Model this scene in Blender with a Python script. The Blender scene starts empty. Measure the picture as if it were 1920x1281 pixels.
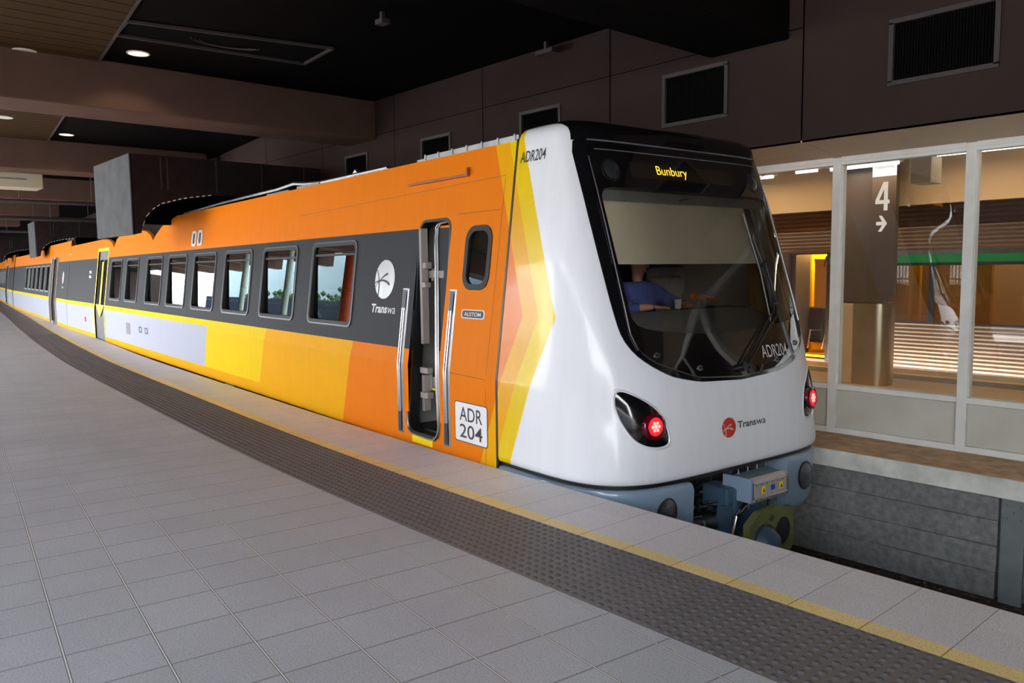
import bpy, bmesh, math, random
from mathutils import Vector, Matrix, Quaternion
random.seed(7)
SC = bpy.context.scene
COL = SC.collection
# ------------------------------------------------------------------ camera
def make_camera():
    yaw, pitch, roll, f = 2.42111023, -0.08989073, -0.01062625, 1491.71325
    F = Vector((math.cos(yaw)*math.cos(pitch), math.sin(yaw)*math.cos(pitch), math.sin(pitch)))
    r0 = Vector((math.sin(yaw), -math.cos(yaw), 0)); u0 = r0.cross(F)
    r = r0*math.cos(roll) + u0*math.sin(roll); u = -r0*math.sin(roll) + u0*math.cos(roll)
    cd = bpy.data.cameras.new('camera'); cam = bpy.data.objects.new('camera', cd); COL.objects.link(cam)
    cam.matrix_world = Matrix(((r.x, u.x, -F.x, 0), (r.y, u.y, -F.y, 0), (r.z, u.z, -F.z, 1.6), (0, 0, 0, 1)))
    cd.sensor_width = 36; cd.lens = f*36/1920; cd.clip_start = .05; cd.clip_end = 400
    SC.camera = cam
make_camera()
# ------------------------------------------------------------------ world, sun, exposure
w = bpy.data.worlds.new('sky'); SC.world = w; w.use_nodes = True
nt = w.node_tree; nt.nodes.clear()
o = nt.nodes.new('ShaderNodeOutputWorld'); b = nt.nodes.new('ShaderNodeBackground')
tc = nt.nodes.new('ShaderNodeTexCoord'); sp = nt.nodes.new('ShaderNodeSeparateXYZ'); rp = nt.nodes.new('ShaderNodeValToRGB')
nt.links.new(tc.outputs['Generated'], sp.inputs[0]); nt.links.new(sp.outputs['Z'], rp.inputs[0])
rp.color_ramp.elements[0].position = 0; rp.color_ramp.elements[0].color = (1, .985, .955, 1)
rp.color_ramp.elements[1].position = .6; rp.color_ramp.elements[1].color = (.66, .76, .93, 1)
nt.links.new(rp.outputs[0], b.inputs[0]); nt.links.new(b.outputs[0], o.inputs[0])
b.inputs[1].default_value = 6.0
sd = bpy.data.lights.new('sun', 'SUN'); sd.energy = 14; sd.angle = .01; sd.color = (1, .94, .85)
so = bpy.data.objects.new('sun', sd); COL.objects.link(so)
so.rotation_euler = Vector((-.35, -.55, .95)).to_track_quat('Z', 'Y').to_euler()
SC.view_settings.view_transform = 'Standard'; SC.view_settings.look = 'None'
SC.view_settings.gamma = 1; SC.view_settings.use_curve_mapping = False
SC.view_settings.exposure = 1.42
# ------------------------------------------------------------------ materials
def srgb(r, g, b):
    f = lambda c: (c/255/12.92 if c/255 <= .04045 else ((c/255+.055)/1.055)**2.4)
    return (f(r), f(g), f(b), 1)
def newmat(name):
    m = bpy.data.materials.new(name); m.use_nodes = True
    n = m.node_tree; p = n.nodes['Principled BSDF']
    return m, n, p
def mat(name, col, rough=.5, metal=0., noise=0., nscale=6., bump=0., bscale=40., coat=0., spec=.5, dirt=None):
    m, n, p = newmat(name)
    p.inputs['Base Color'].default_value = col; p.inputs['Roughness'].default_value = rough
    p.inputs['Metallic'].default_value = metal; p.inputs['Coat Weight'].default_value = coat
    p.inputs['Coat Roughness'].default_value = .03; p.inputs['Specular IOR Level'].default_value = spec
    t = n.nodes.new('ShaderNodeTexCoord')
    nz = n.nodes.new('ShaderNodeTexNoise'); nz.inputs['Scale'].default_value = nscale; nz.inputs['Detail'].default_value = 5
    n.links.new(t.outputs['Object'], nz.inputs['Vector'])
    if noise > 0:
        mr = n.nodes.new('ShaderNodeMapRange'); mr.inputs[1].default_value = .3; mr.inputs[2].default_value = .7
        mr.inputs[3].default_value = 1-noise; mr.inputs[4].default_value = 1+noise*.5
        n.links.new(nz.outputs[0], mr.inputs[0])
        mx = n.nodes.new('ShaderNodeMix'); mx.data_type = 'RGBA'; mx.blend_type = 'MULTIPLY'; mx.inputs[0].default_value = 1
        mx.inputs[6].default_value = col; n.links.new(mr.outputs[0], mx.inputs[7]); n.links.new(mx.outputs[2], p.inputs['Base Color'])
    if bump > 0:
        nb = n.nodes.new('ShaderNodeTexNoise'); nb.inputs['Scale'].default_value = bscale; nb.inputs['Detail'].default_value = 4
        n.links.new(t.outputs['Object'], nb.inputs['Vector'])
        bp = n.nodes.new('ShaderNodeBump'); bp.inputs['Strength'].default_value = bump; bp.inputs['Distance'].default_value = .01
        n.links.new(nb.outputs[0], bp.inputs['Height']); n.links.new(bp.outputs[0], p.inputs['Normal'])
    return m
def emit(name, col, s):
    m, n, p = newmat(name)
    p.inputs['Base Color'].default_value = (.02, .02, .02, 1); p.inputs['Emission Color'].default_value = col
    p.inputs['Emission Strength'].default_value = s
    return m
def glassmat(name, tint, ior=1.5, rough=.0, refl=(1, 1, 1, 1)):
    m = bpy.data.materials.new(name); m.use_nodes = True; n = m.node_tree; n.nodes.clear()
    o = n.nodes.new('ShaderNodeOutputMaterial'); mx = n.nodes.new('ShaderNodeMixShader')
    tr = n.nodes.new('ShaderNodeBsdfTransparent'); tr.inputs[0].default_value = tint
    gl = n.nodes.new('ShaderNodeBsdfGlossy'); gl.inputs['Roughness'].default_value = rough; gl.inputs[0].default_value = refl
    fr = n.nodes.new('ShaderNodeFresnel'); fr.inputs[0].default_value = ior
    n.links.new(fr.outputs[0], mx.inputs[0]); n.links.new(tr.outputs[0], mx.inputs[1]); n.links.new(gl.outputs[0], mx.inputs[2])
    n.links.new(mx.outputs[0], o.inputs[0])
    return m
class NB:   # tiny node-math helper
    def __init__(s, nt): s.nt = nt
    def m(s, op, a, b=0., c=None):
        x = s.nt.nodes.new('ShaderNodeMath'); x.operation = op
        for i, v in enumerate((a, b, c)):
            if v is None: continue
            if isinstance(v, (int, float)): x.inputs[i].default_value = v
            else: s.nt.links.new(v, x.inputs[i])
        return x.outputs[0]
    def mix(s, f, a, b):
        x = s.nt.nodes.new('ShaderNodeMix'); x.data_type = 'RGBA'
        if isinstance(f, (int, float)): x.inputs[0].default_value = f
        else: s.nt.links.new(f, x.inputs[0])
        for i, v in ((6, a), (7, b)):
            if isinstance(v, tuple): x.inputs[i].default_value = v
            else: s.nt.links.new(v, x.inputs[i])
        return x.outputs[2]
ORANGE = (.84, .215, .005, 1); AMBER = (.87, .42, .003, 1); YELLOW = (.86, .60, .003, 1); GREY = srgb(66, 67, 70)
WHITE = srgb(236, 238, 243); LILAC = srgb(180, 184, 199); BLACK = (.006, .006, .007, 1)
def livery(name, cab=True, gloss=False):
    m, n, p = newmat(name)
    p.inputs['Roughness'].default_value = .26 if gloss else .5; p.inputs['Coat Weight'].default_value = .22 if gloss else .0; p.inputs['Coat Roughness'].default_value = .04 if gloss else .3; p.inputs['Specular IOR Level'].default_value = .3 if gloss else .06
    N = NB(n); t = n.nodes.new('ShaderNodeTexCoord'); s = n.nodes.new('ShaderNodeSeparateXYZ'); n.links.new(t.outputs['Object'], s.inputs[0])
    X, Y, Z = s.outputs
    g = lambda a, b: N.m('GREATER_THAN', a, b); l = lambda a, b: N.m('LESS_THAN', a, b); A = lambda a, b: N.m('MULTIPLY', a, b)
    low = l(Z, .855)
    col = ORANGE
    def under(off, k): return l(N.m('SUBTRACT', X, N.m('MULTIPLY', Z, k)), off)
    L1 = A(low, under(-3.006, .306)); L2 = A(low, under(-5.645, .364)); L3 = A(A(low, under(-8.15, .317)), A(l(Z, .755), g(Z, .095)))
    col = N.mix(L1, col, AMBER); col = N.mix(L2, col, YELLOW); col = N.mix(L3, col, LILAC)
    col = N.mix(A(L2, l(Z, .095)), col, AMBER)
    band = A(A(g(Z, .855), l(Z, 2.0)), l(X, -1.28)); col = N.mix(band, col, GREY)
    if cab:
        e = N.m('ADD', X, N.m('MULTIPLY', N.m('ABSOLUTE', N.m('SUBTRACT', Z, 1.235)), .405))
        col = N.mix(g(e, .155), col, AMBER); col = N.mix(g(e, .348), col, YELLOW); col = N.mix(g(e, .538), col, WHITE)
    # faint grime streaks that belong to the paint
    nz = n.nodes.new('ShaderNodeTexNoise'); mp = n.nodes.new('ShaderNodeMapping'); mp.inputs['Scale'].default_value = (9, 9, .7)
    n.links.new(t.outputs['Object'], mp.inputs[0]); n.links.new(mp.outputs[0], nz.inputs['Vector']); nz.inputs['Scale'].default_value = 1.5
    mr = n.nodes.new('ShaderNodeMapRange'); mr.inputs[1].default_value = .35; mr.inputs[2].default_value = .75; mr.inputs[3].default_value = 1; mr.inputs[4].default_value = .965
    n.links.new(nz.outputs[0], mr.inputs[0])
    mx = n.nodes.new('ShaderNodeMix'); mx.data_type = 'RGBA'; mx.blend_type = 'MULTIPLY'; mx.inputs[0].default_value = 1
    n.links.new(col, mx.inputs[6]); n.links.new(mr.outputs[0], mx.inputs[7]); n.links.new(mx.outputs[2], p.inputs['Base Color'])
    return m
M = {}
M['liv'] = livery('train_livery'); M['livn'] = livery('nose_livery', gloss=True); M['liv2'] = livery('train_livery_plain', cab=False)
M['white'] = mat('white_paint', WHITE, .18, coat=.8)
M['blackgloss'] = mat('black_gloss', BLACK, .12, coat=.5)
M['blacksheet'] = mat('black_glass_frit', (.008, .007, .007, 1), .03, coat=1)
M['bead'] = mat('bead_dark', srgb(96, 98, 100), .3, metal=.5)
M['rubber'] = mat('rubber', (.012, .012, .013, 1), .6)
M['dark'] = mat('dark_metal', (.015, .015, .016, 1), .6, noise=.5)
M['roofgrey'] = mat('roof_grey', srgb(120, 120, 124), .5, noise=.3)
M['steel'] = mat('steel', srgb(195, 195, 198), .22, metal=1)
M['steelb'] = mat('brushed_steel', srgb(150, 150, 152), .38, metal=1, noise=.2)
M['skirt'] = mat('bluegrey_paint', srgb(132, 152, 172), .25, coat=.4)
M['navy'] = mat('navy_cast', srgb(58, 82, 100), .4, noise=.3)
M['olive'] = mat('olive_plate', srgb(98, 102, 56), .5, noise=.3)
M['sidewin'] = glassmat('side_window_glass', (.30, .33, .32, 1), 1.5, refl=(.86, .97, 1, 1))
M['clear'] = glassmat('windscreen_glass', (.93, .95, .93, 1), 1.42)
M['shopglass'] = glassmat('screen_glass', (.93, .95, .94, 1), 1.5)
M['blind'] = mat('blind_fabric', srgb(236, 224, 196), .8, noise=.06, nscale=3)
M['cabgrey'] = mat('cab_grey', srgb(140, 138, 134), .6, noise=.1)
M['cabbeige'] = mat('cab_beige', srgb(160, 152, 146), .6, noise=.1)
M['cabdark'] = mat('cab_dark', srgb(52, 50, 50), .7)
M['amberled'] = emit('amber_led', (1, .42, .03, 1), 1.2)
M['signback'] = mat('sign_back', (.022, .017, .01, 1), .1, coat=1)
M['redlamp'] = emit('red_lamp', (1, .015, .03, 1), .4)
M['redcore'] = emit('red_lamp_core', (1, .25, .2, 1), 1.1)
M['redglass'] = mat('red_lens', (.12, .0, .01, 1), .08, coat=1)
M['lens'] = mat('lamp_lens', srgb(90, 92, 96), .08, metal=.6, coat=1, bump=.6, bscale=60)
M['black'] = mat('black_paint', (.01, .01, .01, 1), .4)
M['textgrey'] = mat('number_grey', srgb(200, 200, 200), .5)
M['textdark'] = mat('number_dark', srgb(45, 45, 50), .5)
M['textwhite'] = mat('lettering_white', srgb(225, 225, 225), .5)
M['plate'] = mat('plate_white', srgb(238, 238, 240), .4)
M['red'] = mat('logo_red', srgb(205, 45, 25), .35)
M['redpaint'] = mat('extinguisher_red', srgb(190, 25, 22), .35)
M['yellowp'] = mat('yellow_paint', srgb(255, 222, 0), .4)
M['orangeb'] = mat('orange_plastic', srgb(255, 120, 20), .5)
M['shirt'] = mat('blue_shirt', srgb(88, 98, 165), .8, noise=.15)
M['skin'] = mat('skin', srgb(215, 150, 122), .6)
M['hair'] = mat('hair', (.03, .02, .015, 1), .7)
M['beamshade'] = mat('beam_in_shade', (.006, .005, .0045, 1), .9, noise=.2)
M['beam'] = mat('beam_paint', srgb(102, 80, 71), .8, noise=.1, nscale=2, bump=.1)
M['wallp'] = mat('wall_panel', srgb(60, 49, 46), .8, noise=.1, nscale=1.5, bump=.1)
M['wallgap'] = mat('wall_joint', (.008, .008, .008, 1), .9)
M['hole'] = mat('void_black', (.003, .003, .003, 1), .95)  # near-black colour puts the darkness of recesses into plain surfaces
M['louvre'] = mat('louvre', (.008, .007, .007, 1), .9, spec=.05)
M['frame'] = mat('vent_frame', srgb(64, 57, 57), .6)
M['soffit'] = mat('soffit_cream', srgb(212, 190, 160), .7, noise=.05)
M['alu'] = mat('aluminium_frame', srgb(232, 234, 230), .4, metal=.0, noise=.08)
M['infill'] = mat('infill_panel', srgb(200, 200, 188), .5, noise=.12, nscale=2)
M['concrete'] = mat('concrete', srgb(222, 224, 214), .85, noise=.25, nscale=5, bump=.3)
M['ledge'] = mat('ledge_dusty', srgb(200, 165, 128), .9, noise=.3, nscale=8, bump=.2)
M['plank'] = mat('concrete_plank', srgb(130, 132, 129), .9, noise=.32, nscale=18, bump=.5, bscale=120)
M['post'] = mat('painted_steel', srgb(118, 124, 124), .6, noise=.2)
M['ballast'] = mat('ballast', srgb(64, 52, 44), .95, noise=.6, nscale=30, bump=1, bscale=25)
M['rock'] = mat('debris', srgb(98, 82, 70), .9, noise=.4, nscale=20)
M['hood'] = mat('hood_sheet', srgb(92, 93, 95), .8, spec=.08, noise=.2, nscale=3)
M['hoodshade'] = mat('hood_shaded', srgb(44, 36, 36), .8, noise=.2)  # end panel's shade put into a darker copy of the hood colour
M['lampon'] = emit('lamp_lit', (1, .80, .5, 1), .8)
M['lampoff'] = mat('lamp_unlit', srgb(230, 225, 215), .5)
M['cream'] = mat('cream_unit', srgb(190, 185, 160), .6)
M['column'] = mat('column_dark', srgb(92, 84, 84), .35, noise=.06)
M['gold'] = mat('column_steel', srgb(190, 175, 150), .3, metal=1, noise=.1, nscale=3)
M['signface'] = mat('sign_face', srgb(84, 74, 70), .5)
M['symbol'] = emit('sign_symbol', (1, .85, .76, 1), .28)
M['signlit'] = emit('sign_header_lit', (1, .93, .86, 1), .5)
M['tube'] = emit('fluorescent_tube', (1, .95, .88, 1), 1.6)
M['greenst'] = mat('green_stripe', srgb(40, 160, 90), .4)
M['yint'] = mat('yellow_interior', srgb(255, 190, 20), .4)
M['cream2'] = mat('cream_wall', srgb(222, 196, 160), .8)
M['tan'] = mat('tan_paving', srgb(200, 176, 146), .6)
M['darkwin'] = glassmat('dark_window', (.5, .5, .48, 1), 1.5)
M['bandgrey'] = mat('window_band', srgb(60, 60, 60), .4)
M['ground'] = mat('ground_outside', srgb(150, 146, 138), .9, noise=.2)
M['house'] = mat('house_white', srgb(196, 208, 208), .8)
M['roofblue'] = mat('house_roof', srgb(120, 150, 165), .7)
M['fence'] = mat('fence_dark', srgb(26, 38, 56), .6)
M['leaf'] = mat('leaf', srgb(58, 84, 46), .8, noise=.4)
M['terra'] = mat('column_terracotta', srgb(205, 82, 42), .4)
M['palepost'] = mat('pale_post', srgb(190, 205, 190), .5)
def corrugated(name, col, scale, metal=1., rough=.3):
    return mat(name, col, rough, metal=metal, noise=.12, nscale=2)
M['corr'] = corrugated('ribbed_steel', srgb(158, 134, 114), 1, .55, .55)
M['corrd'] = corrugated('ribbed_roof', srgb(100, 76, 66), 1, .2, .6)
# paving: joints from coordinates, speckle from noise
def paving(name, col, pitch, rot=0., org=(0, 0), uv=False, joint=(.11, .105, .10, 1), joint1=None, joint2=None, jw=.004, grooves=False, speck=True, pitch2=None):
    m, n, p = newmat(name); N = NB(n)
    t = n.nodes.new('ShaderNodeTexCoord'); mp = n.nodes.new('ShaderNodeMapping'); mp.vector_type = 'POINT'
    mp.inputs['Rotation'].default_value = (0, 0, rot)
    c, s_ = math.cos(rot), math.sin(rot)
    mp.inputs['Location'].default_value = (-(c*org[0]-s_*org[1]), -(s_*org[0]+c*org[1]), 0)
    n.links.new(t.outputs['UV' if uv else 'Object'], mp.inputs[0])
    s = n.nodes.new('ShaderNodeSeparateXYZ'); n.links.new(mp.outputs[0], s.inputs[0])
    def line(v, pit, w_):
        q = N.m('FRACT', N.m('DIVIDE', v, pit)); d = N.m('MINIMUM', q, N.m('SUBTRACT', 1., q))
        return N.m('LESS_THAN', d, w_/pit)
    j1 = line(s.outputs[0], pitch, jw*.6); j2 = line(s.outputs[1], pitch2 or pitch, jw)
    base = col
    cell = n.nodes.new('ShaderNodeTexWhiteNoise'); cb = n.nodes.new('ShaderNodeCombineXYZ')
    n.links.new(N.m('FLOOR', N.m('DIVIDE', s.outputs[0], pitch)), cb.inputs[0]); n.links.new(N.m('FLOOR', N.m('DIVIDE', s.outputs[1], pitch2 or pitch)), cb.inputs[1])
    n.links.new(cb.outputs[0], cell.inputs['Vector'])
    v = N.m('ADD', N.m('MULTIPLY', cell.outputs[0], .07), .96)
    nz = n.nodes.new('ShaderNodeTexNoise'); nz.inputs['Scale'].default_value = 1.3; nz.inputs['Detail'].default_value = 6
    n.links.new(t.outputs['Object'], nz.inputs['Vector'])
    v = N.m('MULTIPLY', v, N.m('ADD', N.m('MULTIPLY', nz.outputs[0], .3), .85))
    if speck:
        for sc_, lo, mul in ((150, .40, .68), (110, .35, 1.18)):
            n2 = n.nodes.new('ShaderNodeTexNoise'); n2.inputs['Scale'].default_value = sc_; n2.inputs['Detail'].default_value = 1
            n.links.new(t.outputs['Object'], n2.inputs['Vector'])
            k = N.m('LESS_THAN', n2.outputs[0], lo)
            v = N.m('MULTIPLY', v, N.m('ADD', 1., N.m('MULTIPLY', k, mul-1)))
    cc = n.nodes.new('ShaderNodeMix'); cc.data_type = 'RGBA'; cc.blend_type = 'MULTIPLY'; cc.inputs[0].default_value = 1
    cc.inputs[6].default_value = base; n.links.new(v, cc.inputs[7])
    out = N.mix(j1, cc.outputs[2], joint1 or (joint[0]*.8, joint[1]*.8, joint[2]*.8, 1)); out = N.mix(j2, out, joint)
    if joint2: out = N.mix(line(s.outputs[1], pitch2 or pitch, jw*.4), out, joint2)
    n.links.new(out, p.inputs['Base Color'])
    p.inputs['Roughness'].default_value = .48
    jj = N.m('MAXIMUM', j1, j2); bp = n.nodes.new('ShaderNodeBump'); bp.inputs['Distance'].default_value = .004; bp.inputs['Strength'].default_value = .6; bp.invert = True
    n.links.new(jj, bp.inputs['Height']); n.links.new(bp.outputs[0], p.inputs['Normal'])
    return m
TG = srgb(192, 190, 191)
M['field'] = paving('field_paving', TG, .3475, rot=math.radians(6.3), org=(-4.71, .81), joint=srgb(104, 98, 92), joint1=srgb(128, 122, 119), joint2=srgb(250, 248, 240), jw=.0062)
M['strip'] = paving('edge_paving', srgb(226, 217, 215), .343, uv=True, org=(.171, 0), pitch2=.325, joint=srgb(226, 220, 214), joint1=srgb(120, 112, 110), jw=.003)
M['tact'] = paving('tactile_paving', srgb(120, 114, 111), .343, uv=True, org=(.171, -.115), pitch2=.3375, joint=srgb(124, 118, 112), speck=False)
M['yline'] = paving('yellow_tile', srgb(255, 222, 148), .343, uv=True, org=(.171, .05), pitch2=50., joint=srgb(150, 120, 60))
def slats(name, col, pitch, gap=.12):
    m, n, p = newmat(name); N = NB(n); t = n.nodes.new('ShaderNodeTexCoord'); s = n.nodes.new('ShaderNodeSeparateXYZ')
    n.links.new(t.outputs['Object'], s.inputs[0])
    q = N.m('FRACT', N.m('DIVIDE', s.outputs[0], pitch)); j = N.m('LESS_THAN', q, gap)
    n.links.new(N.mix(j, col, (col[0]*.15, col[1]*.15, col[2]*.15, 1)), p.inputs['Base Color']); p.inputs['Roughness'].default_value = .8
    return m
M['slat'] = slats('timber_slats', srgb(66, 50, 32), .30, .1)
M['slatd'] = slats('dark_slats', (.0022, .0018, .0016, 1), .30, .08)
for k_ in ('beamshade', 'beam', 'wallp', 'hoodshade', 'hole', 'wallgap', 'slat', 'slatd'): M[k_].node_tree.nodes['Principled BSDF'].inputs['Specular IOR Level'].default_value = .06
# ------------------------------------------------------------------ mesh helpers
def link(name, me, parent=None):
    o = bpy.data.objects.new(name, me); COL.objects.link(o)
    if parent is not None: o.parent = parent
    return o
def tag(o, label=None, cat=None, group=None, kind=None):
    if label: o['label'] = label
    if cat: o['category'] = cat
    if group: o['group'] = group
    if kind: o['kind'] = kind
    return o
def empty(name, loc=(0, 0, 0), rz=0, parent=None):
    o = link(name, None, parent); o.location = loc; o.rotation_euler = (0, 0, rz); o.empty_display_size = .2
    return o
class MB:
    def __init__(s): s.v = []; s.f = []; s.mi = []; s.uv = []
    def add(s, vs, fs, mi=0):
        b0 = len(s.v); s.v += [tuple(x) for x in vs]
        for f in fs: s.f.append([b0+i for i in f]); s.mi.append(mi)
        return s
    def box(s, x0, x1, y0, y1, z0, z1, mi=0):
        vs = [(x, y, z) for x in (x0, x1) for y in (y0, y1) for z in (z0, z1)]
        return s.add(vs, [(0, 1, 3, 2), (4, 6, 7, 5), (0, 4, 5, 1), (2, 3, 7, 6), (0, 2, 6, 4), (1, 5, 7, 3)], mi)
    def quad(s, a, b, c, d, mi=0): return s.add([a, b, c, d], [(0, 1, 2, 3)], mi)
    def grid(s, rows, mi=0, close=False):
        n = len(rows[0]); vs = [p for r in rows for p in r]; fs = []
        for i in range(len(rows)-1):
            for j in range(n if close else n-1):
                k = (j+1) % n; fs.append((i*n+j, i*n+k, (i+1)*n+k, (i+1)*n+j))
        return s.add(vs, fs, mi)
    def tube(s, pts, r, seg=10, mi=0, cap=True):
        pts = [Vector(p) for p in pts]; rs = r if isinstance(r, (list, tuple)) else [r]*len(pts)
        rows = []; up = None
        for i, p in enumerate(pts):
            d = (pts[min(i+1, len(pts)-1)] - pts[max(i-1, 0)]).normalized()
            if up is None: up = d.orthogonal().normalized()
            a = (up - d*up.dot(d)).normalized(); b_ = d.cross(a); up = a
            rows.append([p + (a*math.cos(2*math.pi*k/seg) + b_*math.sin(2*math.pi*k/seg))*rs[i] for k in range(seg)])
        s.grid(rows, mi, close=True)
        if cap:
            s.add(rows[0], [tuple(range(seg))[::-1]], mi); s.add(rows[-1], [tuple(range(seg))], mi)
        return s
    def prism(s, poly, axis, a, b, mi=0):
        # poly: list of 2D points; axis 'x': (y,z) etc.
        def P(u, v, h): return {'x': (h, u, v), 'y': (u, h, v), 'z': (u, v, h)}[axis]
        n = len(poly); vs = [P(u, v, a) for u, v in poly] + [P(u, v, b) for u, v in poly]
        fs = [tuple(range(n))[::-1], tuple(range(n, 2*n))] + [(i, (i+1) % n, n+(i+1) % n, n+i) for i in range(n)]
        return s.add(vs, fs, mi)
    def build(s, name, mats, parent=None, smooth=False, bevel=0., fixn=True, angle=None):
        me = bpy.data.meshes.new(name); me.from_pydata(s.v, [], s.f); me.validate(clean_customdata=False)
        if not isinstance(mats, (list, tuple)): mats = [mats]
        for m_ in mats: me.materials.append(m_)
        for p, k in zip(me.polygons, s.mi): p.material_index = k
        if fixn:
            bm = bmesh.new(); bm.from_mesh(me); bmesh.ops.remove_doubles(bm, verts=bm.verts, dist=1e-5)
            bmesh.ops.recalc_face_normals(bm, faces=bm.faces); bm.to_mesh(me); bm.free()
        if smooth:
            for p in me.polygons: p.use_smooth = True
            me.set_sharp_from_angle(angle=angle if angle else math.radians(40))
        o = link(name, me, parent)
        if bevel > 0:
            bv = o.modifiers.new('bevel', 'BEVEL'); bv.width = bevel; bv.segments = 2; bv.limit_method = 'ANGLE'
        return o
def disc_pts(n, rx, ry, cx=0, cy=0, ph=0): return [(cx+rx*math.cos(2*math.pi*i/n+ph), cy+ry*math.sin(2*math.pi*i/n+ph)) for i in range(n)]
def rrect(x0, x1, y0, y1, r, k=6):
    out = []
    for cx, cy, a0 in ((x1-r, y1-r, 0), (x0+r, y1-r, 90), (x0+r, y0+r, 180), (x1-r, y0+r, 270)):
        for i in range(k+1):
            a = math.radians(a0+90*i/k); out.append((cx+r*math.cos(a), cy+r*math.sin(a)))
    return out
_fc = {}
def text_mesh(txt, bold=0., shear=0.):
    key = (txt, bold, shear)
    if key in _fc: return _fc[key]
    cu = bpy.data.curves.new('lettering', 'FONT'); cu.body = txt; cu.offset = bold; cu.shear = shear; cu.resolution_u = 4
    ob = bpy.data.objects.new('lettering', cu); COL.objects.link(ob)
    dg = bpy.context.evaluated_depsgraph_get(); me = bpy.data.meshes.new_from_object(ob.evaluated_get(dg))
    vs = [v.co.copy() for v in me.vertices]; fs = [tuple(p.vertices) for p in me.polygons]
    bpy.data.objects.remove(ob); bpy.data.curves.remove(cu); bpy.data.meshes.remove(me)
    _fc[key] = (vs, fs); return vs, fs
def text_on(mb, txt, x0, x1, y0, y1, fn, mi=0, bold=0., shear=0.):
    vs, fs = text_mesh(txt, bold, shear)
    ax = min(v.x for v in vs); bx = max(v.x for v in vs); ay = min(v.y for v in vs); by = max(v.y for v in vs)
    mb.add([fn(x0+(v.x-ax)/(bx-ax)*(x1-x0), y0+(v.y-ay)/(by-ay)*(y1-y0)) for v in vs], fs, mi)
def interp(x, xs, ys):
    if x <= xs[0]: return ys[0]
    for i in range(1, len(xs)):
        if x <= xs[i]:
            k = (x-xs[i-1])/(xs[i]-xs[i-1]); return ys[i-1]+(ys[i]-ys[i-1])*k
    return ys[-1]
# ------------------------------------------------------------------ the platform (curved edge)
PX = [-90, -61, -52, -45, -35.2, -27.9, -21.2, -16.3, -13.7, -11, -8.18, -6.34, -4.6, 0, 8]
PY = [12.8, 9.25, 8.2, 7.4, 6.3, 5.42, 4.66, 4.17, 3.98, 3.81, 3.63, 3.53, 3.487, 3.49, 3.49]
def smooth_path():
    xs = []; x = 8.0
    while x > -88: xs.append(x); x -= .343
    ys = []
    for x in xs:
        a = 0; ws = 0
        for k in range(-4, 5):
            ww = 5-abs(k); a += ww*interp(x+k*.5, PX, PY); ws += ww
        ys.append(a/ws)
    return [Vector((x, y, 0)) for x, y in zip(xs, ys)]
PATH = smooth_path()
NRM = []
for i, p in enumerate(PATH):
    d = (PATH[min(i+1, len(PATH)-1)]-PATH[max(i-1, 0)]).normalized(); NRM.append(Vector((d.y, -d.x, 0)))   # pointing to +y
def strip(name, m, d0, d1, z, zb, kindname=None, vface=False):
    mb = MB(); rows = []
    prof = [(d0, zb), (d0, z), (d1, z), (d1, zb)]
    me_v = []; me_f = []; uvs = []
    n = len(PATH)
    for i, p in enumerate(PATH):
        for d, zz in prof: me_v.append(tuple(p+NRM[i]*d+Vector((0, 0, zz))))
    s_ = [8.0-i*.343 for i in range(n)]
    for i in range(n-1):
        for j in range(3):
            a = i*4+j; me_f.append((a, a+1, a+5, a+4)); uvs.append([(s_[i], prof[j][0]), (s_[i], prof[j+1][0]), (s_[i+1], prof[j+1][0]), (s_[i+1], prof[j][0])])
    me = bpy.data.meshes.new(name); me.from_pydata(me_v, [], me_f); me.materials.append(m)
    uv = me.uv_layers.new(name='UVMap')
    k = 0
    for f in uvs:
        for c in f: uv.data[k].uv = c; k += 1
    bm = bmesh.new(); bm.from_mesh(me); bmesh.ops.recalc_face_normals(bm, faces=bm.faces)
    up = sum(f.normal.z for f in bm.faces)
    if up < 0: bmesh.ops.reverse_faces(bm, faces=bm.faces)
    bm.to_mesh(me); bm.free()
    o = link(name, me); tag(o, kind='structure'); return o
mb = MB()
inner = [p+NRM[i]*(-.79) for i, p in enumerate(PATH)]
rows = [[(p.x, p.y, 0) for p in inner], [(p.x, -7.0, 0) for p in inner]]
mb.grid(rows); mb.grid([[(p.x, -7.0, 0) for p in inner], [(p.x, -7.0, -1.2) for p in inner]])
tag(mb.build('floor', M['field']), kind='structure')
strip('trim_1', M['tact'], -.79, -.115, .002, -.05)
strip('trim_2', M['yline'], -.115, 0, .001, -.05)
strip('trim_3', M['strip'], 0, .325, 0, -.05)
strip('trim_4', M['strip'], .325, .575, -.001, -1.25)
# raised tactile studs: nobody could count them
mb = MB()
for i in range(len(PATH)-1):
    if PATH[i].x < -24 or PATH[i].x > 1.5: continue
    big = PATH[i].x > -9
    for a in range(6):
        k = (a+.5)/6; p = PATH[i].lerp(PATH[i+1], k); nn = NRM[i].lerp(NRM[i+1], k)
        tt = (PATH[i+1]-PATH[i]).normalized()
        for b_ in range(12):
            d = -.79+.3375*(b_//6)+.3375/6*((b_ % 6)+.5); c = p+nn*d+Vector((0, 0, .002)); r = .0185; sg = 8 if big else 6
            ring0 = [c+tt*math.cos(2*math.pi*q/sg)*r+nn*math.sin(2*math.pi*q/sg)*r for q in range(sg)]
            ring1 = [c+tt*math.cos(2*math.pi*q/sg)*r*.62+nn*math.sin(2*math.pi*q/sg)*r*.62+Vector((0, 0, .006)) for q in range(sg)]
            b0 = len(mb.v); mb.v += [tuple(q) for q in ring0+ring1]
            for q in range(sg): mb.f.append([b0+q, b0+(q+1) % sg, b0+sg+(q+1) % sg, b0+sg+q]); mb.mi.append(0)
            mb.f.append([b0+sg+q for q in range(sg)]); mb.mi.append(0)
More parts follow.
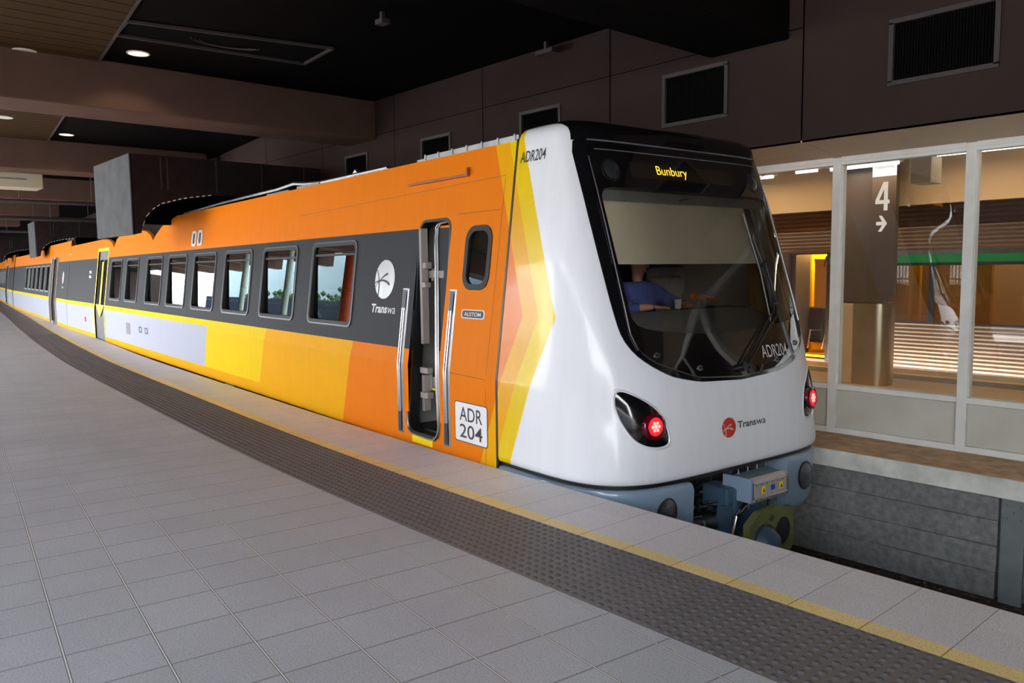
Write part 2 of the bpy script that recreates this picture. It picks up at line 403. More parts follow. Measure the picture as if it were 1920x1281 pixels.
M['stud'] = mat('tactile_stud', srgb(98, 92, 93), .75)
o = mb.build('tactile_studs', M['stud'], fixn=False)
for p in o.data.polygons: p.use_smooth = True
bm = bmesh.new(); bm.from_mesh(o.data); bmesh.ops.recalc_face_normals(bm, faces=bm.faces); bm.to_mesh(o.data); bm.free()
tag(o, 'raised dark grey studs of the tactile paving beside the yellow line', 'tactile studs', kind='stuff')
# track bed
mb = MB(); mb.quad((-90, 3, -1.2), (8, 3, -1.2), (8, 7.32, -1.2), (-90, 16, -1.2)); tag(mb.build('floor_track', M['ballast']), kind='structure')
mb = MB()
for i in range(420):
    x = random.uniform(-5.2, 1.2); y = 7.21-abs(random.gauss(0, .35)); r = random.uniform(.008, .03)
    c = Vector((x, y, -1.195+r*.3)); vs = []
    for a, b_, cc in ((1, 0, 0), (-1, 0, 0), (0, 1, 0), (0, -1, 0), (0, 0, 1), (0, 0, -.3)):
        vs.append(c+Vector((a, b_, cc*.5))*r*random.uniform(.6, 1.4))
    mb.add(vs, [(0, 2, 4), (2, 1, 4), (1, 3, 4), (3, 0, 4), (2, 0, 5), (1, 2, 5), (3, 1, 5), (0, 3, 5)])
tag(mb.build('litter', M['rock']), 'dry leaves and stones scattered at the foot of the pit wall', 'litter', kind='stuff')
# ------------------------------------------------------------------ ceiling, beams
ZC = 4.4
mb = MB(); mb.box(-90, 8.3, -5, 18, ZC, ZC+.3); tag(mb.build('ceiling', M['slatd']), kind='structure')
def beam(i, x):
    mb = MB(); mb.box(x-.9, x, -5, 7.2, 3.77, ZC); tag(mb.build('trim_%d' % (10+i), M['beam' if i else 'beamshade'], bevel=.02), kind='structure')  # nearest beam's shade put into its colour, near-black unlike the others
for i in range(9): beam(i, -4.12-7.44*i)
# lighter slatted ceiling fields on the left, with an aluminium edge
for i in range(6):
    x1 = -5.06-7.44*i; x0 = x1-6.5
    ya = 2.25+(-x1-5)*.118; yb = ya+6.5*.118
    if i == 0: ya, yb = 2.27, 3.02
    mb = MB(); mb.add([(x1, -5, ZC-.03), (x0, -5, ZC-.03), (x0, yb, ZC-.03), (x1, ya, ZC-.03), (x1, -5, ZC), (x0, -5, ZC), (x0, yb, ZC), (x1, ya, ZC)], [(0, 1, 2, 3), (4, 5, 6, 7), (2, 3, 7, 6), (0, 1, 5, 4), (1, 2, 6, 5), (0, 3, 7, 4)])
    tag(mb.build('ceiling_slats', M['slat']), kind='structure')
    mb = MB(); mb.tube([(x1, ya, ZC-.035), (x0, yb, ZC-.035)], .018, 4); tag(mb.build('trim_%d' % (30+i), M['frame']), kind='structure')
def downlight(x, y, on, label, r=.125):
    e = empty('ceiling_downlight', (x, y, ZC if on else ZC-.031)); tag(e, label, 'ceiling light', 'round downlights in the ceiling')
    mb = MB(); n = 24
    mb.grid([[(a, b_, 0) for a, b_ in disc_pts(n, r*1.12, r*1.12)], [(a, b_, -.012) for a, b_ in disc_pts(n, r*1.1, r*1.1)], [(a, b_, -.012) for a, b_ in disc_pts(n, r*.95, r*.95)], [(a, b_, -.008) for a, b_ in disc_pts(n, r*.93, r*.93)]], close=True)
    mb.build('rim', M['lampoff'], e, smooth=True)
    mb = MB(); mb.add([(a, b_, -.010) for a, b_ in disc_pts(n, r*.95, r*.95)], [tuple(range(n))]); mb.build('diffuser', M['lampon'] if on else M['lampoff'], e)
    if on:
        ld = bpy.data.lights.new('downlight_glow', 'SPOT'); ld.energy = 6; ld.color = (1, .8, .55); ld.spot_size = 2.2; ld.shadow_soft_size = .12
        lo = bpy.data.objects.new('downlight_glow', ld); COL.objects.link(lo); lo.location = (x, y, ZC-.08)
downlight(-10.95, 3.33, True, 'lit round downlight in the dark ceiling, nearest one burning')
downlight(-11.6, 2.18, False, 'unlit round downlight in the brown slatted ceiling, nearer of the two unlit ones')
downlight(-18.1, 4.06, True, 'lit round downlight in the dark ceiling behind the near concrete beam')
downlight(-16.6, 2.75, False, 'unlit round downlight behind the near concrete beam at the left picture edge')
# open ceiling hatch
e = empty('ceiling_hatch', (-9.8, 4, ZC)); tag(e, 'open rectangular hatch with thin brown frame in the dark ceiling', 'hatch')
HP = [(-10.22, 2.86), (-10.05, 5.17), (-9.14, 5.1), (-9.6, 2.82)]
mb = MB(); mb.add([(x+9.8, y-4, -.004) for x, y in HP], [(0, 1, 2, 3)]); mb.build('opening', M['hole'], e)  # flat black sheet paints the hatch's dark recess
mb = MB()
for i in range(4):
    a, c = HP[i], HP[(i+1) % 4]; mb.tube([(a[0]+9.8, a[1]-4, -.02), (c[0]+9.8, c[1]-4, -.02)], .022, 4)
mb.build('frame', M['frame'], e)
mb = MB()
for k in range(3): mb.tube([(.02-(.20-.03*k)*math.sin(a*math.pi/14), (.42-.05*k)*math.cos(a*math.pi/14), -.012-.004*k) for a in range(0, 15)], .005, 5)
mb.build('cable_loop', M['frame'], e, smooth=True)
def bracket(x, y, z, sx, label):
    mb = MB(); mb.box(-sx, sx, -.05, .05, -.05, 0); mb.box(-.02, .02, -.02, .02, 0, max(ZC-z, .01))
    o = mb.build('ceiling_bracket', M['frame']); o.location = (x, y, z); tag(o, label, 'bracket')
bracket(-7.6, 4.85, 4.32, .07, 'small pale bracket on the dark ceiling right of the hatch')
bracket(-7.3, 7.02, 4.3, .15, 'small pale bracket where ceiling meets the side wall above the cab roof')
# far ceiling services
e = empty('air_conditioner', (-20.6, 3.4, 3.5)); tag(e, 'cream box shaped air conditioning unit hanging at the far left ceiling', 'air conditioner')
mb = MB(); mb.box(-.35, .35, -1.1, .62, 0, .33); mb.build('casing', M['cream'], e, bevel=.02)
mb = MB(); mb.box(.35, .36, -.5, .3, .17, .2); mb.box(.35, .40, -.62, -.42, .22, .3); mb.build('louvre', M['roofgrey'], e)
mb = MB()
for a in (-1., .5):
    for q in (-.3, .3): mb.tube([(q, a, .33), (q, a, .9)], .01, 6)
mb.build('hanger', M['frame'], e)
for i, (x, y0, y1, z) in enumerate([(-24, 0, 12, 3.5), (-29, 0, 14, 3.35), (-31.5, 0, 14, 3.55), (-36.5, 0, 15, 3.3)]):
    e = empty('service_pipe', (x, 0, z)); tag(e, ['nearest', 'second', 'third', 'farthest'][i]+' dark service pipe crossing under the far ceiling', 'pipe', 'service pipes under the far ceiling')
    mb = MB(); mb.tube([(0, y0, 0), (0, y1, 0)], .05, 8); mb.build('pipe', M['frame'], e, smooth=True)
    mb = MB()
    for y in (2.5, 4.2, 5.9, 7.6): mb.tube([(0, y, 0), (0, y, ZC-z)], .012, 5)
    mb.build('hanger', M['frame'], e)
# ------------------------------------------------------------------ right-hand wall above the glazing
mb = MB(); mb.box(8, 8.3, -5, 18, -1.3, 4.4); mb.box(-.5, 8, -7.3, -7, -1.3, 2.7); tag(mb.build('wall_light_block', M['wallp']), kind='structure')  # unseen walls added to hold light off the nose front
mb = MB(); mb.box(-90.3, -90, -8, 18, -1.3, 4.4); tag(mb.build('wall_far_block', M['wallp']), kind='structure')  # unseen end wall added to stop light from the far end
mb = MB(); mb.box(-14.5, -.5, -7.3, -7.0, -1.3, 4.75); tag(mb.build('wall_sky_block', M['wallp']), kind='structure')  # unseen wall, added and sized to keep sky out of the screen glass
YW = 7.2; mb = MB()
# fascia panels with recessed joints
XJ = [8, 1.0, -1.5, -3.979, -6.408, -8.768, -11.01, -13.4, -15.8, -18.2, -20.6, -23, -30, -45, -90]
VENT = [(-3.146, -2.33, 3.19, 3.695), (-5.606, -4.825, 3.17, 3.68), (-7.961, -7.25, 3.17, 3.64), (-10.237, -9.53, 3.12, 3.59), (-12.55, -11.85, 3.1, 3.58), (-.75, .05, 3.19, 3.7)]
def wally(x): return YW if x > -16 else YW+(-16-x)*.115
for i in range(len(XJ)-1):
    x1, x0 = XJ[i]-.008, XJ[i+1]+.008
    xs = {x0, x1}; zs = {2.78, 3.845, 3.855, ZC}
    hv = [v for v in VENT if x0 < v[0] < x1]
    for v in hv: xs |= {v[0], v[1]}; zs |= {v[2], v[3]}
    xs = sorted(xs); zs = sorted(zs)
    for a in range(len(xs)-1):
        for c in range(len(zs)-1):
            cx, cz = (xs[a]+xs[a+1])/2, (zs[c]+zs[c+1])/2
            if any(v[0] < cx < v[1] and v[2] < cz < v[3] for v in hv): continue
            if 3.845 < cz < 3.855 and x1 < -3.9: continue
            mb.quad((xs[a], wally(xs[a]), zs[c]), (xs[a+1], wally(xs[a+1]), zs[c]), (xs[a+1], wally(xs[a+1]), zs[c+1]), (xs[a], wally(xs[a]), zs[c+1]))
tag(mb.build('wall_right', M['wallp']), kind='structure')
mb = MB(); mb.quad((8, 7.26, 2.78), (-16, 7.26, 2.78), (-16, 7.26, ZC), (8, 7.26, ZC)); mb.quad((-16, 7.26, 2.78), (-90, 15.8, 2.78), (-90, 15.8, ZC), (-16, 7.26, ZC)); tag(mb.build('wall_right_core', M['wallgap']), kind='structure')
for i, v in enumerate(VENT):
    e = empty('wall_vent', ((v[0]+v[1])/2, YW, v[2])); a = (v[1]-v[0])/2; h = v[3]-v[2]
    tag(e, ['dark louvred vent high on the wall, first from the right above the number 4 sign', 'dark vent on the wall just right of and above the cab roof', 'dark vent on the wall behind the cab hood', 'dark vent on the wall above the orange body side left of the cab', 'dark vent on the far wall behind the carriage roof', 'dark vent on the wall outside the right edge'][i], 'vent', 'vents in the upper side wall')
    mb = MB(); q = .028
    for x0, x1, z0, z1 in ((-a-q, a+q, -q, .012), (-a-q, a+q, h-.012, h+q), (-a-q, -a+.012, 0, h), (a-.012, a+q, 0, h)): mb.box(x0, x1, -.02, .02, z0, z1)
    mb.build('frame', M['frame'], e)
    mb = MB(); n = 34
    for k in range(n):
        x = -a+(k+.5)*2*a/n; mb.box(x-.003, x+.003, .012, .04, 0, h)
    mb.build('louvre', M['louvre'], e)
    mb = MB(); mb.box(-a, a, .045, .055, 0, h); mb.build('backing', M['hole'], e)
# soffit
mb = MB()
for x1, x0 in ((8, -3.965), (-3.975, -16)): mb.add([(x1, 7.2, 2.78), (x0, 7.2, 2.78), (x0, 8.06, 2.71), (x1, 8.06, 2.71), (x1, 7.2, 2.8), (x0, 7.2, 2.8), (x0, 8.06, 2.8), (x1, 8.06, 2.8)], [(0, 1, 2, 3), (4, 5, 6, 7), (0, 1, 5, 4), (2, 3, 7, 6), (0, 3, 7, 4), (1, 2, 6, 5)])
tag(mb.build('ceiling_soffit', M['soffit']), kind='structure')
# glazed screen: one bay is one window, with its own mullion, pane and infill panel
MX = [3.59, 2.32, 1.05, -.22, -1.49, -2.76, -4.025, -5.29, -6.56, -7.83, -9.1, -10.37]
YG = 8.0
for i in range(len(MX)-1):
    x1, x0 = MX[i], MX[i+1]; e = empty('window_%d' % (i+1), (x0, YG, -.15)); tag(e, kind='structure')
    L = x1-x0
    mb = MB()
    mb.box(-.043, .043, -.0, .14, 0, 2.86)                       # mullion
    mb.box(.043, L-.043, 0, .10, 2.783, 2.875); mb.box(.043, L-.043, 0, .1, .465, .52); mb.box(.043, L-.043, 0, .12, 0, .062)
    mb.box(.043, L-.043, -.012, 0, 2.815, 2.835)
    mb.build('window_frame', M['alu'], e, bevel=.004)
    mb = MB(); mb.box(.043, L-.043, .07, .076, .52, 2.783); mb.build('window_pane', M['shopglass'], e)
    mb = MB(); mb.box(.043, L-.043, .06, .08, .062, .465); mb.build('infill_panel', M['infill'], e)
mb = MB(); mb.box(-16, -10.4, 7.9, 8.2, -.15, 2.8); mb.add([(-16, 7.9, -1.2), (-90, 16.4, -1.2), (-90, 16.4, 2.8), (-16, 7.9, 2.8)], [(0, 1, 2, 3)]); tag(mb.build('wall_right_far', M['wallp']), kind='structure')
# ledge and pit wall
mb = MB(); mb.prism([(7.235, -.15), (8.3, -.15), (8.3, -.317), (7.235, -.317)], 'x', -30, 8); tag(mb.build('trim_50', [M['concrete']], bevel=.008), kind='structure')
mb = MB(); mb.box(-30, 8, 7.245, 8.3, -.151, -.1485); tag(mb.build('trim_51', M['ledge']), kind='structure')
mb = MB()
XP = [-13.5, -9.8, -5.95, -2.2]
for x1, x0 in ((7.9, -1.95), (-2.2, -5.85), (-6.1, -9.75), (-10, -30)):
    for k, (z0, z1) in enumerate(((-.535, -.317), (-.755, -.537), (-.975, -.757), (-1.22, -.977))):
        d = [.018, .006, -.004, -.014][k]; mb.box(x0, x1, 7.3+d, 7.5, z0, z1)
mb.box(-30, 8, 7.36, 7.5, -1.22, -.317)
tag(mb.build('wall_pit', M['plank'], bevel=.006), kind='structure')
for i, x in enumerate((-2.075, -5.975)):
    e = empty('steel_post', (x, 7.27, -1.2)); tag(e, ['grey bolted steel post in the pit wall at the right edge of the picture', 'grey steel post in the pit wall behind the coupler'][i], 'post', 'steel posts of the pit wall')
    mb = MB(); mb.box(-.085, .085, -.02, 0, 0, .883);  mb.build('flange', M['post'], e)
    mb = MB()
    for bx, bz in ((-.05, .83), (.05, .83), (-.05, .72), (.05, .72), (0, .775)):
        mb.tube([(bx, -.02, bz), (bx, -.034, bz)], .012, 6)
    mb.build('bolt', M['post'], e)
# ------------------------------------------------------------------ the room behind the glass
mb = MB(); mb.box(-24, 8, 8.3, 13.9, -.4, -.15); tag(mb.build('floor_island', M['tan']), kind='structure')
mb = MB(); mb.box(-24, 8, 12.6, 13.1, -.15, -.147); tag(mb.build('trim_52', M['tact']), kind='structure')
mb = MB(); mb.box(-24, 8, 13.15, 13.3, -.15, -.147); tag(mb.build('trim_53', M['yline']), kind='structure')
mb = MB(); mb.box(-24, 8, 8.1, 13.0, 3.12, 3.2); tag(mb.build('ceiling_island', M['soffit']), kind='structure')
mb = MB(); mb.box(-24, 8, 12.0, 12.1, 2.475, 3.12); tag(mb.build('wall_back', M['cream2']), kind='structure')
mb = MB(); mb.box(-24, 8, 18.0, 18.1, -1.2, 4.4); tag(mb.build('wall_back_far', M['wallp']), kind='structure')
def lightstrip(x0, x1, y, z, label):
    e = empty('strip_light', ((x0+x1)/2, y, z)); tag(e, label, 'strip light', 'fluorescent strip lights behind the glass'); L = (x1-x0)/2
    mb = MB(); mb.box(-L, L, -.09, .09, .02, .075); mb.build('casing', M['plate'], e)
    mb = MB(); mb.tube([(-L+.03, 0, 0), (L-.03, 0, 0)], .022, 8); mb.build('tube', M['tube'], e)
    ld = bpy.data.lights.new('strip_glow', 'AREA'); ld.shape = 'RECTANGLE'; ld.size = 2*L; ld.size_y = .08; ld.energy = 8.5*L; ld.color = (1, .70, .42)
    lo = bpy.data.objects.new('strip_glow', ld); COL.objects.link(lo); lo.location = ((x0+x1)/2, y, z-.03)
lightstrip(-5.78, -4.75, 11.25, 3.0, 'bright strip light just left of and above the number 4 sign')
lightstrip(-6.35, -5.95, 11.3, 3.02, 'short strip light seen left of the first mullion')
lightstrip(-7.6, -6.7, 11.35, 3.0, 'strip light seen beside the cab roof corner')
lightstrip(-4.3, -3.2, 11.2, 3.04, 'strip light behind the hanging steel box')
lightstrip(-2.6, -1.2, 11.2, 3.04, 'strip light at the right picture edge')
# dark column with steel foot
e = empty('column', (-5.4, 11.7, -.15)); tag(e, 'dark square platform column with a steel clad foot behind the glass', 'column')
mb = MB(); mb.box(-.45, .36, -.1, .16, 1.2, 3.27); mb.build('shaft', M['column'], e, bevel=.03)
mb = MB(); mb.prism([(-.46, -.11), (-.12, -.11), (-.12, .17), (-.46, .17)], 'z', 0, 1.2); mb.build('plinth', M['cream2'], e, bevel=.02)
mb = MB(); pts = [(-.12, -.11)]+[(.37-.2+.2*math.sin(a*math.pi/16), -.11+.2-.2*math.cos(a*math.pi/16)) for a in range(9)]+[(.37, .17), (-.12, .17)]
mb.prism(pts, 'z', 0, 1.2); mb.build('steel_cladding', M['gold'], e, smooth=True)
# platform number sign
e = empty('platform_sign', (-5.07, 11.5, 1.18)); tag(e, 'brown platform sign with a white 4 and an arrow on the dark column', 'sign')
mb = MB(); mb.box(-.17, .17, -.02, .08, 0, 1.86); mb.build('sign_body', M['signface'], e, bevel=.004)
mb = MB(); mb.box(-.168, .168, -.028, -.02, 1.68, 1.86); mb.build('header_panel', M['signlit'], e)
mb = MB(); text_on(mb, 'Platforms', -.13, .13, 1.79, 1.84, lambda x, z: (x, -.030, z)); mb.build('header_lettering', M['textgrey'], e)
fn = lambda x, z: (x, -.022, z)
mb = MB()
def poly2(mb, pts, fn=fn, mi=0):
    mb.add([fn(*p) for p in pts], [tuple(range(len(pts)))], mi)
poly2(mb, [(.00, 1.60), (.055, 1.60), (.055, 1.33), (.00, 1.33)]) ; poly2(mb, [(-.012, 1.6), (.0, 1.6), (.0, 1.5), (-.066, 1.345), (-.12, 1.345), (-.12, 1.35)])
poly2(mb, [(-.12, 1.35), (.08, 1.35), (.08, 1.295), (-.12, 1.295)]); poly2(mb, [(.0, 1.30), (.055, 1.30), (.055, 1.2), (.0, 1.2)])
mb.build('numeral', M['symbol'], e, fixn=False)
mb = MB(); poly2(mb, [(-.10, 1.045), (.0, 1.045), (.0, .995), (-.10, .995)])
poly2(mb, [(-.065, 1.13), (-.02, 1.13), (.055, 1.02), (.0, 1.02)]); poly2(mb, [(.0, 1.02), (.055, 1.02), (-.02, .905), (-.07, .905)])
mb.build('arrow', M['symbol'], e, fixn=False)
# hanging steel box (loudspeaker housing)
e = empty('hanging_box', (-4.2, 10.6, 2.62)); tag(e, 'small silver box hanging from the ceiling behind the glass, right of the sign', 'box')
mb = MB(); mb.prism([(-.15, 0), (.18, 0), (.18, .33), (-.15, .33)], 'x', -.10, .15); mb.build('housing', M['infill'], e, bevel=.01)
mb = MB(); mb.box(-.115, -.10, -.13, .16, .01, .32); mb.build('edge_highlight', M['plate'], e)  # white strip stands in for light along the box's edge
mb = MB(); mb.tube([(0, 0, .33), (0, 0, .5)], .02, 6); mb.build('hanger', M['frame'], e)
# loose cable hanging behind first bay
mb = MB(); mb.tube([(-6.02, 10, 2.9), (-6.15, 10, 2.82), (-6.17, 10, 2.6), (-6.13, 10, 2.45), (-6.08, 10, 2.38)], .006, 6); mb.tube([(-6.02, 10, 2.9), (-6.0, 10, 3.12)], .006, 6)
tag(mb.build('hanging_cable', M['dark'], smooth=True), 'thin dark cable hanging loose behind the glass beside the cab', 'cable')
# silver train
SB = Vector((-6.123, 14.32, 0)); SA = math.radians(-2.96)
sil = empty('silver_train', SB, SA); tag(sil, 'ribbed silver commuter train with a green stripe beyond the glass screen', 'train')
def ribs(z0, z1, pitch, dep, x0, x1, y=0):
    rows = []; n = int((z1-z0)/pitch)
    for i in range(n*6+1):
        z = z0+(z1-z0)*i/(n*6); yy = y-dep*(.5+.5*math.cos(2*math.pi*i/6)); rows.append([(x0, yy, z), (x1, yy, z)])
    return rows
DO = (-2.0, -1.25)
mb = MB()
for x0, x1 in ((-14, DO[0]-.05), (DO[1]+.05, 9)):
    mb.grid(ribs(-.2, .6, .066, .012, x0, x1))
mb.grid(ribs(1.86, 2.26, .066, .012, -14, 9)); mb.build('ribbed_side', M['corr'], sil, smooth=True, angle=math.radians(80))
mb = MB(); mb.grid(ribs(2.26, 2.66, .07, .02, -14, 9, .08)); mb.build('roof_side', M['corrd'], sil, smooth=True, angle=math.radians(80))
mb = MB(); mb.box(-14, 9, .1, 2.9, 2.6, 2.75); mb.box(-14, 9, .3, 2.9, -.9, -.2); mb.build('roof', M['corrd'], sil)
mb = MB(); mb.box(DO[1]+.05, 9, -.02, 0, 1.65, 1.785); mb.build('green_stripe', M['greenst'], sil)
mb = MB()
mb.box(-14, DO[0]-.05, -.012, .02, .6, 1.86); mb.box(DO[1]+.05, 9, -.012, .02, 1.785, 1.86)
mb.build('side_panel', M['steelb'], sil)
mb = MB(); WX = [(-1.15, .62), (.72, 2.2), (2.3, 3.1), (3.2, 5.0)]
xs = [-1.2]
for a, c in WX: mb.box(xs[-1], a, -.014, .02, .6, 1.65); xs.append(c)
mb.box(5.0, 9, -.014, .02, .6, 1.65)
for a, c in WX: mb.box(a, c, -.014, .02, .6, .64); mb.box(a, c, -.014, .02, 1.6, 1.65)
mb.build('window_band', M['bandgrey'], sil)
for a, c in WX:
    mb = MB(); mb.box(a, c, .0, .01, .64, 1.6); mb.build('window_pane', M['darkwin'], sil)
mb = MB(); mb.box(-6, 9, .1, 2.8, -.14, -.1); mb.build('cabin_floor', M['yint'], sil)
mb = MB(); mb.box(-6, 9, 2.7, 2.8, -.1, 2.4); mb.box(-6, -5.9, .1, 2.7, -.1, 2.4); mb.box(-6, 9, .1, 2.8, 2.3, 2.35); mb.build('cabin_wall', M['cream2'], sil)
mb = MB()
for x in (-2.35, -1.55, -.2, 1.0, 2.6):
    mb.box(x, x+.25, .9, 1.0, -.1, 2.3)
mb.box(-2.6, -1.0, .95, 1.0, 1.75, 2.3); mb.box(-2.6, -1, .95, 1, .45, .75); mb.build('yellow_partition', M['yint'], sil)
mb = MB(); mb.box(-2.0, -1.9, -.01, .5, -.1, 1.83); mb.box(-1.25, -1.2, -.02, .05, -.2, 1.86); mb.box(-2.05, -2.0, -.02, .05, -.2, 1.86); mb.box(-2.05, -1.2, -.02, .05, 1.83, 1.86); mb.build('door_frame', M['bandgrey'], sil)
mb = MB()
for k in range(8): mb.box(-1.96, -1.93, .12+.0*k, .2, .3+k*.18, .38+k*.18)
mb.build('hazard_marks', M['yellowp'], sil)
mb = MB()
for x in (-1.62, -1.48): mb.tube([(x, .6, 1.8), (x-.04, .6, 1.6), (x+.04, .6, 1.6), (x, .6, 1.8)], .012, 5)
mb.build('hand_strap', M['dark'], sil)
mb = MB(); mb.box(-1.95, -1.6, .5, .9, .1, .8); mb.build('seat', M['dark'], sil, bevel=.05)
mb = MB(); mb.tube([(-1.5, .3, .0), (-1.42, .3, .38), (-1.75, .3, .36), (-1.8, .3, .0)], .02, 8); mb.build('grab_rail', M['steel'], sil, smooth=True)
for i, (x, e_) in enumerate(((-1.6, 30), (1, 14), (4, 14))):
    ld = bpy.data.lights.new('cabin_glow', 'POINT'); ld.energy = e_; ld.color = (1, .78, .45); ld.shadow_soft_size = .15
    lo = bpy.data.objects.new('cabin_glow', ld); COL.objects.link(lo); lo.parent = sil; lo.location = (x, .75 if i == 0 else 1.6, 2.15)
# ------------------------------------------------------------------ exhaust hoods over the track
def hood(x, y0, ang, ztop, label, wid=3.4, full=True):
    e = empty('exhaust_hood', (x, y0, 0), ang); tag(e, label, 'exhaust hood', 'exhaust hoods over the track')
    mb = MB(); mb.box(-2.05, 0, -.02, .02, 2.22, ztop); mb.build('side_panel', M['hood'], e, bevel=.004)
    # end panel with arched mouth
    arc = [(.12, 2.25), (.14, 2.35), (.2, 2.5), (.3, 2.62), (.45, 2.72), (.8, 2.82), (1.3, 2.9), (wid, 2.92)]
    top = [(.02, ztop)]*4+[(.3, ztop), (.8, ztop), (1.3, ztop), (wid, ztop)]
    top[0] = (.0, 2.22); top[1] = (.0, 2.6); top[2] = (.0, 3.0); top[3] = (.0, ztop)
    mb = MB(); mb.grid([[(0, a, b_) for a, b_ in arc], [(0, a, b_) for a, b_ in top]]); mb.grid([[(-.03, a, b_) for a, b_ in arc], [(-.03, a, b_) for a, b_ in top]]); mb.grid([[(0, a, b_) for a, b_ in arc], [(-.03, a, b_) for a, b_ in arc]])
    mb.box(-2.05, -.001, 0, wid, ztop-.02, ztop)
    mb.build('end_panel', M['hoodshade'], e)
    mb = MB()
    for yy in (.45, .55, 1.35, 2.15, 2.95): mb.box(0, .012, yy, yy+.015, 2.95, ztop-.02)
    mb.build('seam', M['frame'], e)
    mb = MB()
    import itertools
    segs = []
    for (a, b_), (c, d) in zip(arc[:6], arc[1:7]):
        L = math.hypot(c-a, d-b_); k = max(1, int(L/.085))
        for q in range(k): segs.append(((a+(c-a)*q/k, b_+(d-b_)*q/k), (a+(c-a)*(q+.55)/k, b_+(d-b_)*(q+.55)/k)))
    for (a, b_), (c, d) in segs: mb.quad((.004, a, b_), (.004, c, d), (.004, c, d+.016), (.004, a, b_+.016))
    mb.build('marker_tape', M['plate'], e, fixn=False)
    mb = MB()
    mb.grid([[(-.05, a, b_) for a, b_ in arc], [(-2.0, a, b_) for a, b_ in arc]]); mb.box(-2.05, -1.9, .3, wid, 2.5, ztop); mb.build('duct_interior', M['hole'], e)  # duct inside coloured black, its shade is in the colour
hood(-13.5, 3.9, 0, 3.49, 'grey sheet metal exhaust hood hanging over the train, nearest one', 3.3)
hood(-31.7, 5.95, math.radians(-5), 3.45, 'grey sheet metal exhaust hood over the train, second one back', 3.3)
hood(-47, 7.2, math.radians(-6), 3.35, 'small distant exhaust hood at the left edge of the picture', 3.3)
# ------------------------------------------------------------------ the orange train
TA = -0.06970294
ORG = Vector((-4.812, 4.061+.08, 0))
K = .128; CC = 1.46
def SP(t, z, off=0.): return (t, K*max(0., z-.7)-off, z)
# nose surface
KZ = [-.3, .03, .3, .5, .7, .84, 1.17, 2.16, 2.4, 2.62, 2.8]
KT = [1.24, 1.245, 1.24, 1.225, 1.20, 1.16, 1.035, .69, .605, .52, .45]
NN = [4.8, 4.8, 4.4, 3.9, 3.8, 4.1, 4.8, 6.2, 6.2, 6.2, 6.2]
def sm(z, ys):
    return (interp(z-.07, KZ, ys)+2*interp(z, KZ, ys)+interp(z+.07, KZ, ys))/4
def hw(z): return CC-K*max(0, z-.7)
def F(l, z):
    s = min(.9999, abs(l-CC)/hw(z)); n = sm(z, NN); return sm(z, KT)*(1-s**n)**(1/n)
def FN(l, z, off=0.):
    e = .004; t = F(l, z); dl = (F(l+e, z)-F(l-e, z))/(2*e); dz = (F(l, z+e)-F(l, z-e))/(2*e)
    n = Vector((1, -dl, -dz)).normalized(); return Vector((t, l, z))+n*off
def NS(t, z, off=0.):
    n = sm(z, NN); l = CC-hw(z)*(1-(max(0, t)/sm(z, KT))**n)**(1/n); return (t, l-off, z)
def rring(mb, outer, inner, fn, o_out, o_in, back, mi=0):
    mb.grid([[fn(x, z, back) for x, z in outer], [fn(x, z, o_out) for x, z in outer], [fn(x, z, o_in) for x, z in inner], [fn(x, z, back-.03) for x, z in inner]], mi, close=True)
def body_side(name, parent, t0, t1, holes, top, m, far=False):
    mb = MB(); ts = {t0, t1}; zs = {-.06, .3, .7, 2.2, 1.4}
    for h in holes: ts |= {h[0], h[1]}; zs |= {h[2], h[3]}
    q = t0
    while q < t1: ts.add(q); q += .06 if (-17 < q < -10.2) else .5
    ts = sorted(t for t in ts if t0 <= t <= t1); zs = sorted(z for z in zs if z <= 2.2)
    f = (lambda t, z: SP(t, z)) if not far else (lambda t, z: (t, 2*CC-SP(t, z)[1], z))
    for a in range(len(ts)-1):
        if ts[a+1]-ts[a] < 1e-6: continue
        for c in range(len(zs)-1):
            x, z = (ts[a]+ts[a+1])/2, (zs[c]+zs[c+1])/2
            if any(h[0] < x < h[1] and h[2] < z < h[3] for h in holes): continue
            mb.quad(f(ts[a], zs[c]), f(ts[a+1], zs[c]), f(ts[a+1], zs[c+1]), f(ts[a], zs[c+1]))
        mb.quad(f(ts[a], 2.2), f(ts[a+1], 2.2), f(ts[a+1], top(ts[a+1])), f(ts[a], top(ts[a])))
    # returned edge at the top, giving the skin thickness
    tt = [t for t in ts]; sg = -1 if far else 1
    mb.grid([[f(t, top(t)) for t in tt], [tuple(Vector(f(t, top(t)))+Vector((0, sg*.06, .015))) for t in tt], [tuple(Vector(f(t, top(t)))+Vector((0, sg*.12, -.12))) for t in tt]])
    return mb.build(name, m, parent)
def PL(z): return .165-(1.93-z)*.085
def train_window(parent, t0, t1, z0, z1, r=.09):
    mb = MB(); rring(mb, rrect(t0, t1, z0, z1, r), rrect(t0+.05, t1-.05, z0+.05, z1-.05, r*.6), SP, .012, .012, -.002)
    fr = mb.build('window_frame', M['rubber'], parent, smooth=True)
    mb = MB(); rring(mb, rrect(t0-.004, t1+.004, z0-.004, z1+.004, r), rrect(t0+.012, t1-.012, z0+.012, z1-.012, r), SP, .015, .015, .0)
    mb.build('bead', M['bead'], fr, smooth=True)
    mb = MB(); pts = rrect(t0+.045, t1-.045, z0+.045, z1-.045, r*.6); mb.add([(x, PL(z), z) for x, z in pts], [tuple(range(len(pts)))]); mb.build('window_pane', M['sidewin'], fr, fixn=False)
    mb = MB(); mb.grid([[SP(x, z, -.002) for x, z in pts], [(x, PL(z)+.003, z) for x, z in pts]], close=True); mb.build('reveal', M['rubber'], fr)
    mb = MB(); mb.box(t0+.05, t1-.05, PL(z1)-.02, PL(z1)-.004, z1-.16, z1-.135); mb.build('vent_rail', M['rubber'], fr)
